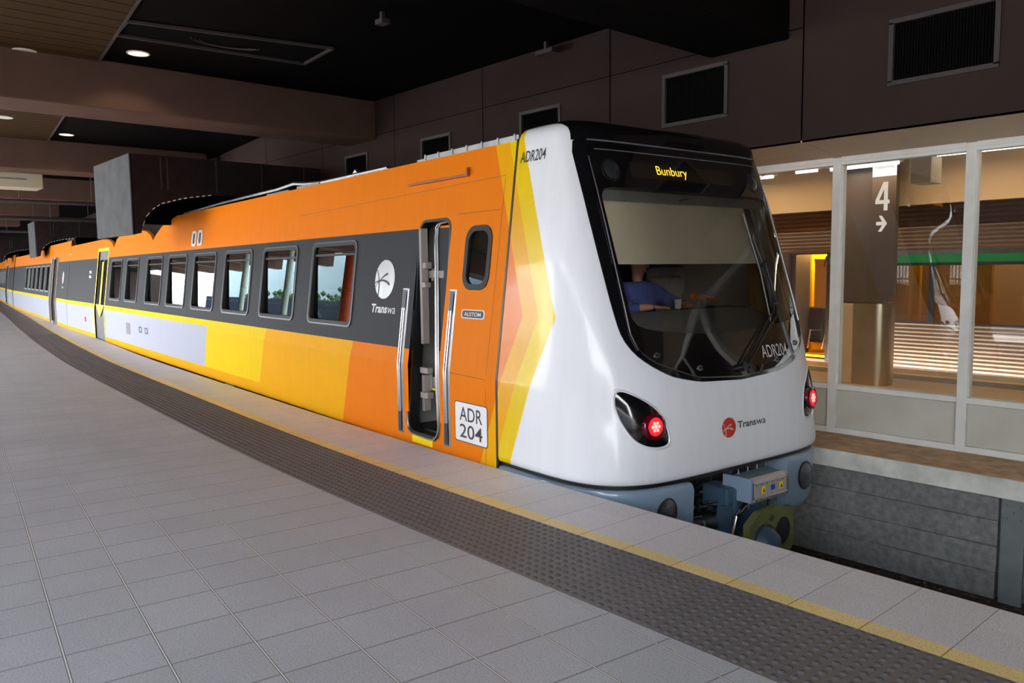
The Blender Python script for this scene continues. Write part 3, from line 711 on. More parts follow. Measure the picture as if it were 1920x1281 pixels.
car = empty('railcar', ORG, TA); tag(car, 'front railcar, orange yellow and grey with white nose, cab door open, standing at the platform', 'train', 'railcars of the orange train')
ZT = [(-21.7, 2.43), (-17.4, 2.46), (-17.0, 2.47), (-16.3, 2.43), (-15.9, 2.36), (-15.55, 2.22), (-15.35, 2.4), (-15.0, 2.48), (-14.5, 2.5), (-12.9, 2.5), (-12.5, 2.46), (-12.1, 2.36), (-11.9, 2.25), (-11.7, 2.36), (-11.3, 2.5), (-10.9, 2.58), (-10.5, 2.62), (-10.3, 2.65), (0, 2.65)]
def top1(t): return interp(t, [a for a, _ in ZT], [b_ for _, b_ in ZT])
WIN = [(-4.0, -2.83, 1.0, 1.94)]
for k in range(1, 6): WIN.append((-4.01-1.627*k-.02, -2.83-1.627*k, 1.0, 1.93))
WIN += [(-14.0, -12.88, 1.0, 1.93), (-15.63, -14.48, 1.0, 1.93)]
holes = [(a+.03, b_-.03, c+.03, d-.03) for a, b_, c, d in WIN]
holes += [(-1.55, -.995, .05, 2.08), (-.70, -.375, 1.46, 1.95), (-17.35, -16.1, -.06, 2.17)]
body_side('body_side', car, -21.65, -.12, holes, top1, M['liv'])
body_side('far_body_side', car, -21.65, -.12, [(a+.03, b_-.03, c+.03, d-.03) for a, b_, c, d in WIN], lambda t: 2.6 if t > -10.5 else 2.25, M['liv2'], far=True)
for a in WIN: train_window(car, *a)
mb = MB()
def arcroof(t0, t1, z0, zc):
    rows = []
    for t in (t0, t1): rows.append([(t, .3+(2*CC-.6)*i/10, z0+(zc-z0)*math.sin(math.pi*i/10)) for i in range(11)])
    mb.grid(rows)
arcroof(-10.4, -.12, 2.56, 2.62); arcroof(-21.65, -10.4, 2.2, 2.25)
mb.quad((-10.4, .3, 2.2), (-10.4, 2*CC-.3, 2.2), (-10.4, 2*CC-.3, 2.56), (-10.4, .3, 2.56))
mb.build('roof', M['dark'], car)
mb = MB(); mb.box(-21.64, -21.6, .32, 2*CC-.32, -.05, 2.2); mb.build('end_wall', M['dark'], car)
mb = MB(); mb.box(-21.4, -.3, .12, 2*CC-.12, -.7, -.08); mb.box(-21.65, .6, .3, 2*CC-.3, -.12, .02); mb.build('underframe', M['dark'], car)
mb = MB()
for t, ww in ((-15.0, .22), (-14.75, .04), (-12.3, .12), (-7.2, .2)): mb.box(t, t+ww, .02, .1, -.16, -.09)
mb.build('underframe_marking', M['plate'], car)
mb = MB(); mb.box(-21.5, -1.8, .15, 2*CC-.15, .0, .12); mb.build('saloon_floor', M['cabdark'], car)
mb = MB(); mb.box(-21.5, -1.8, 2*CC-.3, 2*CC-.27, .1, .98); mb.build('saloon_lining', M['cabbeige'], car)
# saloon seats seen dimly through the windows
for k in range(9):
    mb = MB(); t = -3.2-1.5*k
    mb.box(t-.5, t-.05, .35, 1.2, .5, .62); mb.box(t-.6, t-.48, .35, 1.2, .5, 1.35)
    mb.build('saloon_seat', M['cabdark'], car, bevel=.04)
# roof-edge rail, pipes and fairings
mb = MB(); mb.box(-1.62, -.13, .27, .33, 2.645, 2.70)
for k in range(7): mb.box(-1.6+k*.235, -1.58+k*.235, .262, .272, 2.64, 2.71)
mb.box(-1.75, -1.6, .27, .31, 2.64, 2.675); mb.build('roof_rail', M['steelb'], car)
mb = MB(); mb.tube([(-10.2, .36, 2.68), (-8, .36, 2.72), (-5.6, .36, 2.73), (-5.1, .38, 2.76), (-4.7, .37, 2.72), (-4.2, .36, 2.69), (-3.3, .36, 2.69), (-2.5, .36, 2.69)], .025, 6)
mb.box(-6.0, -5.2, .34, .42, 2.62, 2.69); mb.box(-4.9, -4.2, .33, .38, 2.62, 2.70); mb.tube([(-3.5, .42, 2.66), (-3.35, .42, 2.75), (-3.2, .42, 2.66)], .03, 6); mb.box(-3.25, -2.45, .33, .36, 2.64, 2.68)
mb.build('roof_pipework', M['steelb'], car, smooth=True)
# panel joints
mb = MB()
def seam(p0, p1, off=.002, wd=.004):
    a = Vector(SP(*p0, off)); b_ = Vector(SP(*p1, off)); n = 12 if abs(p0[1]-p1[1]) > .3 else 1
    P = [SP(p0[0]+(p1[0]-p0[0])*i/n, p0[1]+(p1[1]-p0[1])*i/n, off) for i in range(n+1)]
    vert = abs(p0[0]-p1[0]) < abs(p0[1]-p1[1])
    d = Vector((wd, 0, 0)) if vert else Vector((0, 0, wd))
    mb.grid([[tuple(Vector(q)-d/2) for q in P], [tuple(Vector(q)+d/2) for q in P]])
seam((-.275, -.06), (-.235, 2.36)); seam((-.23, 2.38), (-4.5, 2.3)); seam((-.28, .69), (-.86, .70)); seam((-.27, 2.1), (-.9, 2.1))
mb.build('panel_joint', mat('joint_line', srgb(120, 60, 10), .6), car, fixn=False)
mb = MB(); mb.grid([[SP(-.125, z, .003) for z in (-.06, .3, .7, 1.5, 2.3, 2.66)], [SP(-.10, z, .003) for z in (-.06, .3, .7, 1.5, 2.3, 2.66)], [SP(-.10, z, -.06) for z in (-.06, .3, .7, 1.5, 2.3, 2.66)]])
mb.build('cab_joint', M['black'], car)
mb = MB(); mb.box(-1.80, -.77, .19, .225, 2.425, 2.445); mb.box(-.785, -.77, .19, .222, 2.44, 2.50); mb.build('rain_gutter', mat('gutter_orange', srgb(150, 75, 15), .5), car)  # gutter in a darker orange than the body side
# saloon vents: two small pill vents above the windows
for x in (-9.04, -8.70):
    mb = MB(); rring(mb, rrect(x-.125, x+.125, 2.055, 2.315, .05), rrect(x-.06, x+.06, 2.095, 2.275, .03), SP, .012, .012, 0); v = mb.build('side_vent', M['plate'], car, smooth=True)
    mb = MB(); pts = rrect(x-.065, x+.065, 2.09, 2.28, .03); mb.add([SP(a, b_, .004) for a, b_ in pts], [tuple(range(len(pts)))])
    mb.build('grille', M['rubber'], v, fixn=False)
    mb = MB()
    for k in range(5): mb.box(x-.055, x+.055, SP(x, 2.12+k*.033)[1]-.008, SP(x, 2.12+k*.033)[1]-.004, 2.11+k*.033, 2.118+k*.033)
    mb.build('slat', M['roofgrey'], v)
mb = MB()
for x in (-12.45, -11.95):
    pts = [SP(a, b_, .004) for a, b_ in rrect(x-.12, x+.12, .40, .52, .03)]; q = [SP(a, b_, .004) for a, b_ in rrect(x-.08, x+.08, .42, .50, .02)]
    mb.grid([pts, q], close=True)
mb.build('latch_outline', M['textdark'], car, fixn=False)
mb = MB(); mb.box(-13.75, -13.4, -.006, 0, .3, .55); mb.build('access_panel', M['cabgrey'], car)
mb = MB()
for z in (1.62, 1.5): mb.box(-18.35, -18.1, K*(z-.7)-.006, K*(z-.7), z, z+.07)
mb.build('notice_label', M['textwhite'], car)
mb = MB(); mb.box(-18.75, -18.55, -.006, 0, .35, .47); mb.build('fuel_label', M['redpaint'], car)
# lettering and logo on the side
def swoosh(mb, cx, cz, rx, rz, fn, mi):
    def arcp(pts, w0, w1):
        n = len(pts); A = []; B = []
        for i, (x, z) in enumerate(pts):
            x0, z0 = pts[max(0, i-1)]; x1, z1 = pts[min(n-1, i+1)]; d = math.hypot(x1-x0, z1-z0); nx, nz = -(z1-z0)/d, (x1-x0)/d
            ww = (w0+(w1-w0)*i/(n-1))/2; A.append(fn(cx+(x+nx*ww)*rx, cz+(z+nz*ww)*rz)); B.append(fn(cx+(x-nx*ww)*rx, cz+(z-nz*ww)*rz))
        mb.grid([A, B], mi)
    arcp([(-.85, .5), (-.68, .25), (-.58, 0), (-.52, -.3), (-.52, -.6), (-.55, -.82)], .05, .09)
    arcp([(-.98, -.2), (-.75, -.12), (-.45, -.07), (-.1, -.05), (.25, -.12), (.55, -.27)], .05, .14)
    arcp([(-.9, -.4), (-.7, -.22), (-.45, -.06), (-.2, .1), (.05, .22), (.3, .3)], .03, .12)
mb = MB(); pts = disc_pts(40, .205, .197, -2.155, 1.517); mb.add([SP(x, z, .004) for x, z in pts], [tuple(range(40))]); o = mb.build('logo_disc', mat('logo_silver', srgb(215, 216, 218), .2, coat=.5), car, fixn=False); tag(o, 'silver oval emblem with a dark swoosh')
mb = MB(); swoosh(mb, -2.155, 1.517, .205, .197, lambda x, z: SP(x, z, .007), 0); mb.build('swoosh', M['textdark'], o, fixn=False)
mb = MB(); text_on(mb, 'Trans', -2.385, -2.05, 1.175, 1.265, lambda x, z: SP(x, z, .004), bold=.03, shear=.15); text_on(mb, 'wa', -2.04, -1.885, 1.175, 1.235, lambda x, z: SP(x, z, .004), shear=.15)
mb.build('lettering', M['textwhite'], car, fixn=False)
# number plate on the side
mb = MB(); mb.add([SP(x, z, .004) for x, z in rrect(-.73, -.245, .115, .46, .025)], [tuple(range(28))]); pl = mb.build('number_plate', M['plate'], car, fixn=False)
mb = MB(); rring(mb, rrect(-.735, -.24, .11, .465, .028), rrect(-.727, -.248, .118, .457, .024), SP, .0045, .0045, .003); mb.build('border', M['textdark'], pl, fixn=False)
mb = MB(); text_on(mb, 'ADR', -.655, -.315, .30, .42, lambda x, z: SP(x, z, .006), bold=.004); text_on(mb, '204', -.655, -.315, .15, .27, lambda x, z: SP(x, z, .006), bold=.004); mb.build('lettering', M['textdark'], pl, fixn=False)
mb = MB(); mb.add([SP(x, z, .004) for x, z in rrect(-.705, -.355, 1.185, 1.262, .03)], [tuple(range(28))]); pl = mb.build('maker_plate', M['textwhite'], car, fixn=False)
mb = MB(); mb.add([SP(x, z, .006) for x, z in rrect(-.69, -.37, 1.193, 1.254, .026)], [tuple(range(28))]); mb.build('inner_plate', M['textdark'], pl, fixn=False)
mb = MB(); text_on(mb, 'ALSTOM', -.655, -.405, 1.207, 1.240, lambda x, z: SP(x, z, .008), bold=.01); mb.build('lettering', M['textwhite'], pl, fixn=False)
# cab side window
mb = MB(); rring(mb, rrect(-.735, -.343, 1.43, 1.985, .13), rrect(-.685, -.393, 1.48, 1.935, .09), SP, .01, .01, -.002); fr = mb.build('cab_side_window', M['rubber'], car, smooth=True)
mb = MB(); pts = rrect(-.69, -.388, 1.475, 1.94, .09); mb.add([SP(x, z, -.008) for x, z in pts], [tuple(range(len(pts)))]); mb.build('window_pane', M['sidewin'], fr, fixn=False)
# grab rails in recesses either side of the cab door
for tc_ in (-1.70, -.868):
    zz = [.03, .25, .5, .66, .72, .8, 1.0, 1.2, 1.43]
    mb = MB(); mb.grid([[SP(tc_-.055, z, .001) for z in zz], [SP(tc_-.045, z, .012) for z in zz], [SP(tc_-.034, z, .004) for z in zz], [SP(tc_+.034, z, .004) for z in zz], [SP(tc_+.045, z, .012) for z in zz], [SP(tc_+.055, z, .001) for z in zz]])
    for z in (.03, 1.42): mb.grid([[SP(tc_-.05, z, .0), SP(tc_+.05, z, .0)], [SP(tc_-.05, z, .012), SP(tc_+.05, z, .012)], [SP(tc_-.05, z+.012, .012), SP(tc_+.05, z+.012, .012)]])
    rail = mb.build('door_grab_rail', M['steelb'], car)
    mb = MB(); mb.tube([SP(tc_, z, .008) for z in [.24, .5, .64, .70, .76, 1.0, 1.24]], .027, 14); mb.build('bar', M['steel'], rail, smooth=True)
    for z0, z1 in ((.045, .27), (1.22, 1.415)):
        mb = MB(); mb.grid([[SP(tc_-.034, z0, .008), SP(tc_+.034, z0, .008)], [SP(tc_-.034, z1, .008), SP(tc_+.034, z1, .008)]])
        mb.grid([[SP(tc_-.026, z0+.02, .014), SP(tc_+.026, z0+.02, .014)], [SP(tc_-.026, z1-.02, .014), SP(tc_+.026, z1-.02, .014)]]); mb.build('end_plate', mat('navy_plate', srgb(40, 42, 52), .4), rail, fixn=False)
# cab doorway
mb = MB(); op = rrect(-1.55, -.995, .05, 2.08, .11, 8); ip = rrect(-1.53, -1.015, .075, 2.055, .1, 8)
sq = rrect(-1.58, -.965, .02, 2.11, .02, 8)
mb.grid([[SP(x, z, .001) for x, z in sq], [SP(x, z, .001) for x, z in op]], close=True); mb.build('door_corner', M['liv'], car, fixn=False)
mb = MB(); mb.grid([[SP(x, z, .006) for x, z in op], [SP(x, z, .006) for x, z in ip], [tuple(Vector(SP(x, z))+Vector((0, .10, 0))) for x, z in ip]], close=True); mb.build('door_surround', M['black'], car, smooth=True)
mb = MB(); lo = [p for p in rrect(-1.56, -.985, .04, 2.08, .12, 8) if p[1] < .30 and True]; lo2 = [p for p in rrect(-1.53, -1.015, .07, 2.06, .1, 8)if p[1] < .30]
lo = sorted(lo, key=lambda p: p[0]); 
mb.tube([SP(-1.555, .25, .012)]+[SP(x, z, .012) for x, z in [(-1.553, .16), (-1.53, .09), (-1.47, .055), (-1.2, .045), (-1.08, .05), (-1.02, .09), (-.995, .16), (-.992, .22)]], .014, 6)
mb.build('door_sill', M['steelb'], car, smooth=True)
# inner doorway parts: door leaf slid inward and to the right, brackets, latch posts
dl = .1
mb = MB(); zz = [.10, .4, .7, 1.1, 1.5, 1.9, 2.02]
ED = lambda z: interp(z, [.05, .4, .75, 1.14, 1.64, 2.0], [-1.15, -1.17, -1.185, -1.25, -1.34, -1.42])
LV = lambda t, z, o=0.: (t-1, SP(t, z)[1]+dl+o, z)
mb.grid([[LV(ED(z), z) for z in zz], [LV(-.5, z) for z in zz]])
mb.grid([[LV(ED(z), z) for z in zz], [LV(ED(z), z, .05) for z in zz]]); leaf = mb.build('cab_door', M['liv2'], car); leaf.location = (1, 0, 0)
mb = MB()
for off, q in ((0, .016), (.035, .009)): mb.tube([LV(-1.12+off, 2.06, -.01), LV(-1.25+off, 2.055, -.01), LV(-1.36+off, 2.04, -.01), LV(-1.40+off, 2.0, -.01)]+[LV(ED(z)+off, z, -.01) for z in (1.9, 1.64, 1.4, 1.14, .95, .75, .6, .4, .15)], q, 8)
mb.build('edge_seal', M['steelb'], leaf, smooth=True)
mb = MB(); mb.box(-1.50, -1.46, .12, .2, .9, 2.0); mb.box(-1.5, -1.46, .12, .2, .25, .6)
mb.box(-1.5, -1.40, .13, .2, 1.62, 1.68); mb.box(-1.5, -1.4, .12, .19, 1.44, 1.49); mb.box(-1.5, -1.36, .1, .17, .62, .68); mb.box(-1.5, -1.36, .1, .17, .38, .44)
mb.build('door_post', M['cabbeige'], car, bevel=.008)
mb = MB(); mb.box(-1.46, -1.2, .2, .26, 1.53, 1.60); mb.box(-1.44, -1.2, .2, .26, .48, .58); mb.tube([(-1.45, .2, .45), (-1.45, .2, .62)], .018, 8); mb.tube([(-1.45, .24, 1.5), (-1.45, .24, 1.62)], .018, 8)
mb.build('door_hinge_arm', M['cabgrey'], car, bevel=.006)
mb = MB(); mb.box(-1.42, -1.34, .19, .2, .455, .475); mb.box(-1.28, -1.24, .19, .2, .455, .475); mb.build('reflector', M['yellowp'], car)
mb = MB(); mb.box(-1.9, .2, .14, 2.7, .02, .08); mb.build('cab_floor', M['cabdark'], car)
mb = MB()
for k in range(8): mb.box(-1.42+.04*k, -1.405+.04*k, .12, .35, .08, .088)
mb.build('step_tread', M['rubber'], car)
mb = MB(); mb.quad((-1.75, .2, .08), (-1.75, 2.72, .08), (-1.75, 2.6, 2.55), (-1.75, .3, 2.55)); mb.build('cab_bulkhead', M['cabgrey'], car)
mb = MB(); mb.box(-1.74, -1.5, .9, .93, .08, 2.0); mb.box(-1.74, -1.35, 1.0, 2.4, .08, 1.0); mb.build('cab_cabinet', M['cabgrey'], car, bevel=.02)
mb = MB(); mb.prism([(-2.0+.42, .78), (-1.38, .70), (-1.38, .62), (-1.58, .62)], 'y', .35, .6); mb.box(-1.62, -1.42, .35, .6, .62, .70); mb.build('fold_down_seat', M['cabbeige'], car, bevel=.01)
ex = MB(); ex.tube([(-1.63, .5, .85), (-1.63, .5, 1.13)], .075, 14); ex.tube([(-1.63, .5, 1.13), (-1.63, .5, 1.18)], [.075, .03], 14)
ext = ex.build('fire_extinguisher', M['redpaint'], None, smooth=True); ext.location = ORG; ext.rotation_euler = (0, 0, TA); tag(ext, 'red fire extinguisher inside the open cab door', 'fire extinguisher')
mb = MB(); mb.tube([(-1.63, .5, .98), (-1.63, .5, 1.04)], .0765, 14); mb.build('label_band', M['plate'], ext, smooth=True)
mb = MB(); mb.tube([(-1.63, .5, 1.16), (-1.6, .5, 1.24), (-1.53, .47, 1.2), (-1.53, .44, .95)], .012, 8); mb.build('hose', M['rubber'], ext, smooth=True)
mb = MB(); mb.grid([[SP(-1.49, -.03, .004), SP(-1.12, -.03, .004)], [SP(-1.49, .035, .004), SP(-1.12, .035, .004)]]); mb.build('step_marking', M['yellowp'], car, fixn=False)
# saloon double door with yellow frame and arrow
d0, d1 = -17.35, -16.1
sd_ = empty('saloon_door', (0, 0, 0), 0, car)
mb = MB(); mb.grid([[SP(d0, z, -.03) for z in (-.05, .7, 1.4, 2.16)], [SP(d1, z, -.03) for z in (-.05, .7, 1.4, 2.16)]]); mb.build('door_leaf', M['roofgrey'], sd_)
mb = MB()
for a, b_ in ((d0+.1, -16.78), (-16.66, d1-.1)):
    mb.grid([[SP(a, z, -.02) for z in (.75, 1.2, 1.95)], [SP(b_, z, -.02) for z in (.75, 1.2, 1.95)]])
mb.build('door_window', M['sidewin'], sd_)
mb = MB()
for a, b_ in ((d0-.05, d0+.03), (d1-.03, d1+.05)): mb.grid([[SP(a, z, .006) for z in (.0, .7, 1.4, 2.24)], [SP(b_, z, .006) for z in (.0, .7, 1.4, 2.24)]])
mb.grid([[SP(d0-.05, 2.16, .006), SP(d1+.05, 2.16, .006)], [SP(d0-.05, 2.24, .006), SP(d1+.05, 2.24, .006)]])
mb.build('door_frame', M['yellowp'], sd_)
mb = MB(); mb.grid([[SP(-16.8, z, .0) for z in (.85, 1.3, 1.9)], [SP(-16.62, z, .0) for z in (.85, 1.3, 1.9)]]); mb.add([SP(-17.25, .85, .0), SP(-16.2, .85, .0), SP(-16.72, .52, .0)], [(0, 1, 2)]); mb.build('arrow_marking', M['yellowp'], sd_, fixn=False)
# ------------------------------------------------------------------ nose
def roofrows():
    R = []; z0 = 2.60; r = .15
    for d in (0, .01, .03, .06, .09, .12, .15): R.append((d*1.0, z0+r*math.sqrt(max(0, 1-(1-d/r)**2))))
    for d in (.3, .6, .9, 1.0): R.append((d, 2.75+.06*math.sin(math.pi/2*(d-.15)/1.0)))
    return R
def plan(z, d, n=None, N_=72):
    h = hw(min(z, 2.6))-d; tt = sm(min(z, 2.6), KT)-d*.8 if d < .4 else max(.08, sm(2.6, KT)-.32-(d-.4)*.1)
    n = n or sm(min(z, 2.6), NN)
    n = n if d < .1 else 6.2
    row = [(-.1, CC-h, z), (-.05, CC-h, z)]
    for i in range(N_+1):
        a = math.pi*i/N_; c, s = math.cos(a), math.sin(a)
        row.append((tt*abs(s)**(2/n), CC-h*(1 if c > 0 else -1)*abs(c)**(2/n), z))
    row += [(-.05, CC+h, z), (-.1, CC+h, z)]
    return row
OUTL = [(.315, 2.63), (.305, 2.5), (.30, 2.24), (.30, 2.02), (.305, 1.7), (.315, 1.38), (.325, 1.23), (.335, 1.12), (.365, 1.04), (.42, .96), (.54, .87), (.70, .79), (.96, .735), (1.46, .71)]
WSL = [(.385, 2.53), (.385, 2.16), (.39, 1.66), (.395, 1.26), (.40, 1.13), (.445, .985), (.57, .895), (.93, .77), (1.46, .735)]
CLR = [(.43, 2.215), (.43, 2.1), (.435, 1.6), (.44, 1.22), (.47, 1.16), (.66, 1.125), (1.1, 1.085), (1.46, 1.078)]
def loop(half, n=120):
    pts = half+[(2*CC-l, z) for l, z in half[::-1][1:]]
    # resample by angle around centre
    c = (CC, 1.55); out = []; P = pts; m_ = len(P)
    for k in range(n):
        a = 2*math.pi*k/n; dx, dz = math.cos(a), math.sin(a); best = None
        for i in range(m_):
            x0, z0 = P[i][0]-c[0], P[i][1]-c[1]; x1, z1 = P[(i+1) % m_][0]-c[0], P[(i+1) % m_][1]-c[1]
            den = dx*(z1-z0)-dz*(x1-x0)
            if abs(den) < 1e-9: continue
            s = (x0*(z1-z0)-z0*(x1-x0))/den; u = (x0*dz-z0*dx)/den
            if s > 0 and -1e-6 <= u <= 1+1e-6:
                if best is None or s > best: best = s
        out.append((c[0]+dx*best, c[1]+dz*best))
    # soften
    for _ in range(1): out = [((out[i-1][0]+2*out[i][0]+out[(i+1) % n][0])/4, (out[i-1][1]+2*out[i][1]+out[(i+1) % n][1])/4) for i in range(n)]
    return out
LO, LW, LC = loop(OUTL), loop(WSL), loop(CLR)
def inside(p, L):
    x, z = p; r = False; n = len(L)
    for i in range(n):
        x0, z0 = L[i]; x1, z1 = L[(i+1) % n]
        if (z0 > z) != (z1 > z) and x < (x1-x0)*(z-z0)/(z1-z0)+x0: r = not r
    return r
LSH = [(CC+(x-CC)*.965, 1.55+(z-1.55)*.965) for x, z in LO]
rows = []
z = .03; zz = [.03, .045, .08]
while zz[-1] < 2.59: zz.append(zz[-1]+.035)
for z in zz:
    d = 0.02 if z == .03 else (.006 if z == .045 else 0)
    rows.append(plan(z, d))
for d, z in roofrows(): rows.append(plan(z, d))
mb = MB(); mb.grid([[(a, b_, c-.0) for a, b_, c in plan(.03, .10)]] + rows)
# open the windscreen aperture
keep_f = []; keep_m = []
for f, m_ in zip(mb.f, mb.mi):
    c = [sum(mb.v[i][k] for i in f)/len(f) for k in range(3)]
    if c[0] > .15 and inside((c[1], c[2]), LSH) and c[2] < 2.55: continue
    keep_f.append(f); keep_m.append(m_)
mb.f, mb.mi = keep_f, keep_m
nose = mb.build('cab_shell', M['livn'], car, smooth=True, angle=math.radians(60))
def ringmesh(name, A, B, m, o0, o1, parent, edge=0, steps=4):
    mb = MB(); R = []
    if edge: R.append([tuple(FN(l, z, -edge)) for l, z in A])
    for k in range(steps+1):
        q = k/steps; R.append([tuple(FN(a[0]+(b_[0]-a[0])*q, a[1]+(b_[1]-a[1])*q, o0+(o1-o0)*q)) for a, b_ in zip(A, B)])
    R.append([tuple(FN(l, z, -.03)) for l, z in B])
    mb.grid(R, close=True); return mb.build(name, m, parent, smooth=True, angle=math.radians(35))
sur = ringmesh('windscreen_surround', LO, LW, M['blackgloss'], .010, .010, car, edge=.02)
frit = ringmesh('windscreen', LW, LC, M['blacksheet'], .018, .018, car, edge=.0, steps=8)
mb = MB(); R = []
for k in range(9):
    q = 1-k/8; R.append([tuple(FN(CC+(l-CC)*q if q else CC, 1.65+(z-1.65)*q, .017)) for l, z in LC])
mb.grid(R, close=True); mb.build('glass', M['clear'], frit, smooth=True)
# black hood wrapping over the cab roof
def zr_t(l, t):
    lo_, hi_ = 0., 1.2
    def ins(d):
        h = hw(2.6)-d; tt = sm(2.6, KT)-d*.8 if d < .4 else max(.08, sm(2.6, KT)-.32-(d-.4)*.1)
        n = 6.2
        if h <= 0 or tt <= 0: return False
        return (abs(l-CC)/h)**n+(max(t, 0)/tt)**n < 1
    for _ in range(30):
        m_ = (lo_+hi_)/2
        if ins(m_): lo_ = m_
        else: hi_ = m_
    d = lo_; r = .15
    return 2.60+r*math.sqrt(max(0, 1-(1-d/r)**2)) if d < r else 2.75+.06*math.sin(math.pi/2*min(1, (d-.15)/1.0))
mb = MB(); R = []
ls = [.318+(2*CC-.636)*i/60 for i in range(61)]
for q in [0, .2, .4, .6, .75, .85, .9, .94, .965, .985, .995, 1.0]:
    R.append([(-.1+(F(l, 2.6)+.1)*q, l, zr_t(l, -.1+(F(l, 2.6)+.1)*q*.999)+.008) for l in ls])
R = [[(x+ (.008 if q_ > .9 else 0), y, z) for x, y, z in r] for q_, r in zip([0, .2, .4, .6, .75, .85, .9, .94, .965, .985, .995, 1.0], R)]
R.append([tuple(FN(l, 2.58, .012)) for l in ls])
mb.grid(R); mb.build('roof_hood', M['blackgloss'], car, smooth=True, angle=math.radians(60))
mb = MB(); mb.tube([tuple(FN(l, 2.585, .014)) for l in ls[3:-3]], .006, 6); mb.tube([tuple(FN(l, 2.51, .02)) for l in ls[4:-4]], .004, 6); mb.build('hood_trim', M['roofgrey'], car, smooth=True)
mb = MB(); mb.tube([tuple(FN(.405, z, .022)) for z in [1.12, 1.3, 1.6, 1.9, 2.2, 2.45]], .005, 5); mb.tube([tuple(FN(2*CC-.405, z, .022)) for z in [1.12, 1.3, 1.6, 1.9, 2.2, 2.45]], .005, 5)
for s_ in (0, 1):
    f = (lambda l: 2*CC-l) if s_ else (lambda l: l)
    mb.tube([tuple(FN(f(.405), 1.12, .02)), tuple(FN(f(.44), 1.0, .02))], .006, 5)
mb.tube([tuple(FN(l, z, .016)) for l, z in LW if z < .985], .005, 5)
mb.build('windscreen_seal', M['steelb'], car, smooth=True)
# destination display, marker lamps
def patch(mb, l0, l1, z0, z1, off, n=8): mb.grid([[tuple(FN(l0+(l1-l0)*i/n, z, off)) for i in range(n+1)] for z in (z0, (z0+z1)/2, z1)])
mb = MB(); patch(mb, .78, 2.02, 2.30, 2.425, .0205, 14); disp = mb.build('destination_display', M['signback'], car)
mb = MB(); text_on(mb, 'Bunbury', 1.075, 1.44, 2.318, 2.412, lambda x, z: tuple(FN(x, z, .023)), bold=-.012); mb.build('lettering', M['amberled'], disp, fixn=False)
for l in (.575, 2*CC-.575):
    mb = MB(); R = []
    for q, off in ((1, .018), (1, .024), (.86, .024), (.82, .016)): R.append([tuple(FN(x, z, off)) for x, z in disc_pts(28, .088*q, .088*q, l, 2.35)])
    mb.grid(R, close=True); mk = mb.build('marker_lamp', M['black'], car, smooth=True)
    mb = MB(); mb.grid([[tuple(FN(x, z, .0205+.012*(1-q*q))) for x, z in disc_pts(28, .07*q+.0001, .07*q+.0001, l, 2.35)] for q in (1, .7, .4, 0)], close=True); mb.build('lens', mat('marker_lens', (.03, .032, .035, 1), .05, coat=1), mk, smooth=True)
# header bar and blind behind the glass
def inpatch(l0, l1, z0, z1, off, m, name, n=10, parent=car):
    mb = MB(); mb.grid([[tuple(FN(l0+(l1-l0)*i/n, z, off)) for i in range(n+1)] for z in [z0+(z1-z0)*k/6 for k in range(7)]]); return mb.build(name, m, parent, smooth=True)
inpatch(.42, 2.5, 2.135, 2.23, -.04, M['cabgrey'], 'header_panel')
inpatch(.42, 2.22, 1.655, 2.15, -.07, M['blind'], 'sun_blind')
inpatch(2.24, 2.34, 1.1, 2.15, -.08, M['cabdark'], 'blind_guide')
inpatch(2.36, 2.50, 1.1, 2.15, -.06, mat('pillar_trim', srgb(96, 94, 88), .7), 'pillar_trim')
mb = MB(); mb.box(.0, 0, 0, 0, 0, 0); mb = MB(); p_ = FN(1.38, 2.17, -.03); mb.tube([tuple(p_+Vector((0, -.05, -.01))), tuple(p_), tuple(p_+Vector((0, .05, .0)))], .012, 6); mb.build('blind_latch', M['steel'], car)
# cab interior
mb = MB(); mb.grid([[(.85, .35, 1.02), (1.0, .8, 1.04), (1.02, CC, 1.04), (1.0, 2.1, 1.04), (.85, 2.57, 1.02)], [(.62, .3, 1.17), (.68, .8, 1.19), (.7, CC, 1.19), (.68, 2.1, 1.19), (.62, 2.62, 1.17)], [(.42, .3, 1.22), (.5, .8, 1.24), (.5, CC, 1.24), (.5, 2.1, 1.24), (.42, 2.62, 1.22)], [(.40, .3, .6), (.45, .8, .6), (.45, CC, .6), (.45, 2.1, .6), (.4, 2.62, .6)]]); mb.build('driver_desk', M['cabgrey'], car, smooth=True)
mb = MB(); mb.box(.2, .45, 1.7, 2.55, 1.0, 1.24); mb.build('desk_console', M['cabdark'], car, bevel=.03)
mb = MB(); mb.grid([[(-1.74, 2*CC-.05, .1), (.3, 2*CC-.06, .1)], [(-1.74, 2*CC-.05, .7), (.3, 2*CC-.06, .7)], [(-1.74, 2*CC-.29, 2.5), (.3, 2*CC-.3, 2.5)]]); mb.build('cab_lining', M['cabgrey'], car)
mb = MB(); mb.box(-.25, -.05, 1.95, 2.2, 1.0, 1.52); mb.build('control_cabinet', M['cabbeige'], car, bevel=.02)
mb = MB(); mb.box(-.55, -.35, 2.2, 2.62, .9, 1.62); mb.box(-.5, -.1, 2.2, 2.6, .9, 1.32); mb.build('second_seat', M['cabbeige'], car, bevel=.05)
mb = MB(); mb.box(-.9, -.86, 2.0, 2.7, 1.2, 2.2); mb.build('rear_cabinet', M['cabdark'], car)
mb = MB(); mb.box(-.40, -.28, 1.16, 1.72, .95, 1.42); mb.build('driver_seat', M['cabdark'], car, bevel=.06)
mb = MB(); mb.box(-1.1, -1.06, 1.2, 1.45, 1.45, 1.9); mb.build('notice_board', M['plate'], car)
mb = MB(); mb.box(-1.1, -1.06, 1.65, 1.85, 1.5, 1.9); mb.build('green_panel', mat('green_panel', srgb(40, 110, 60), .6), car)
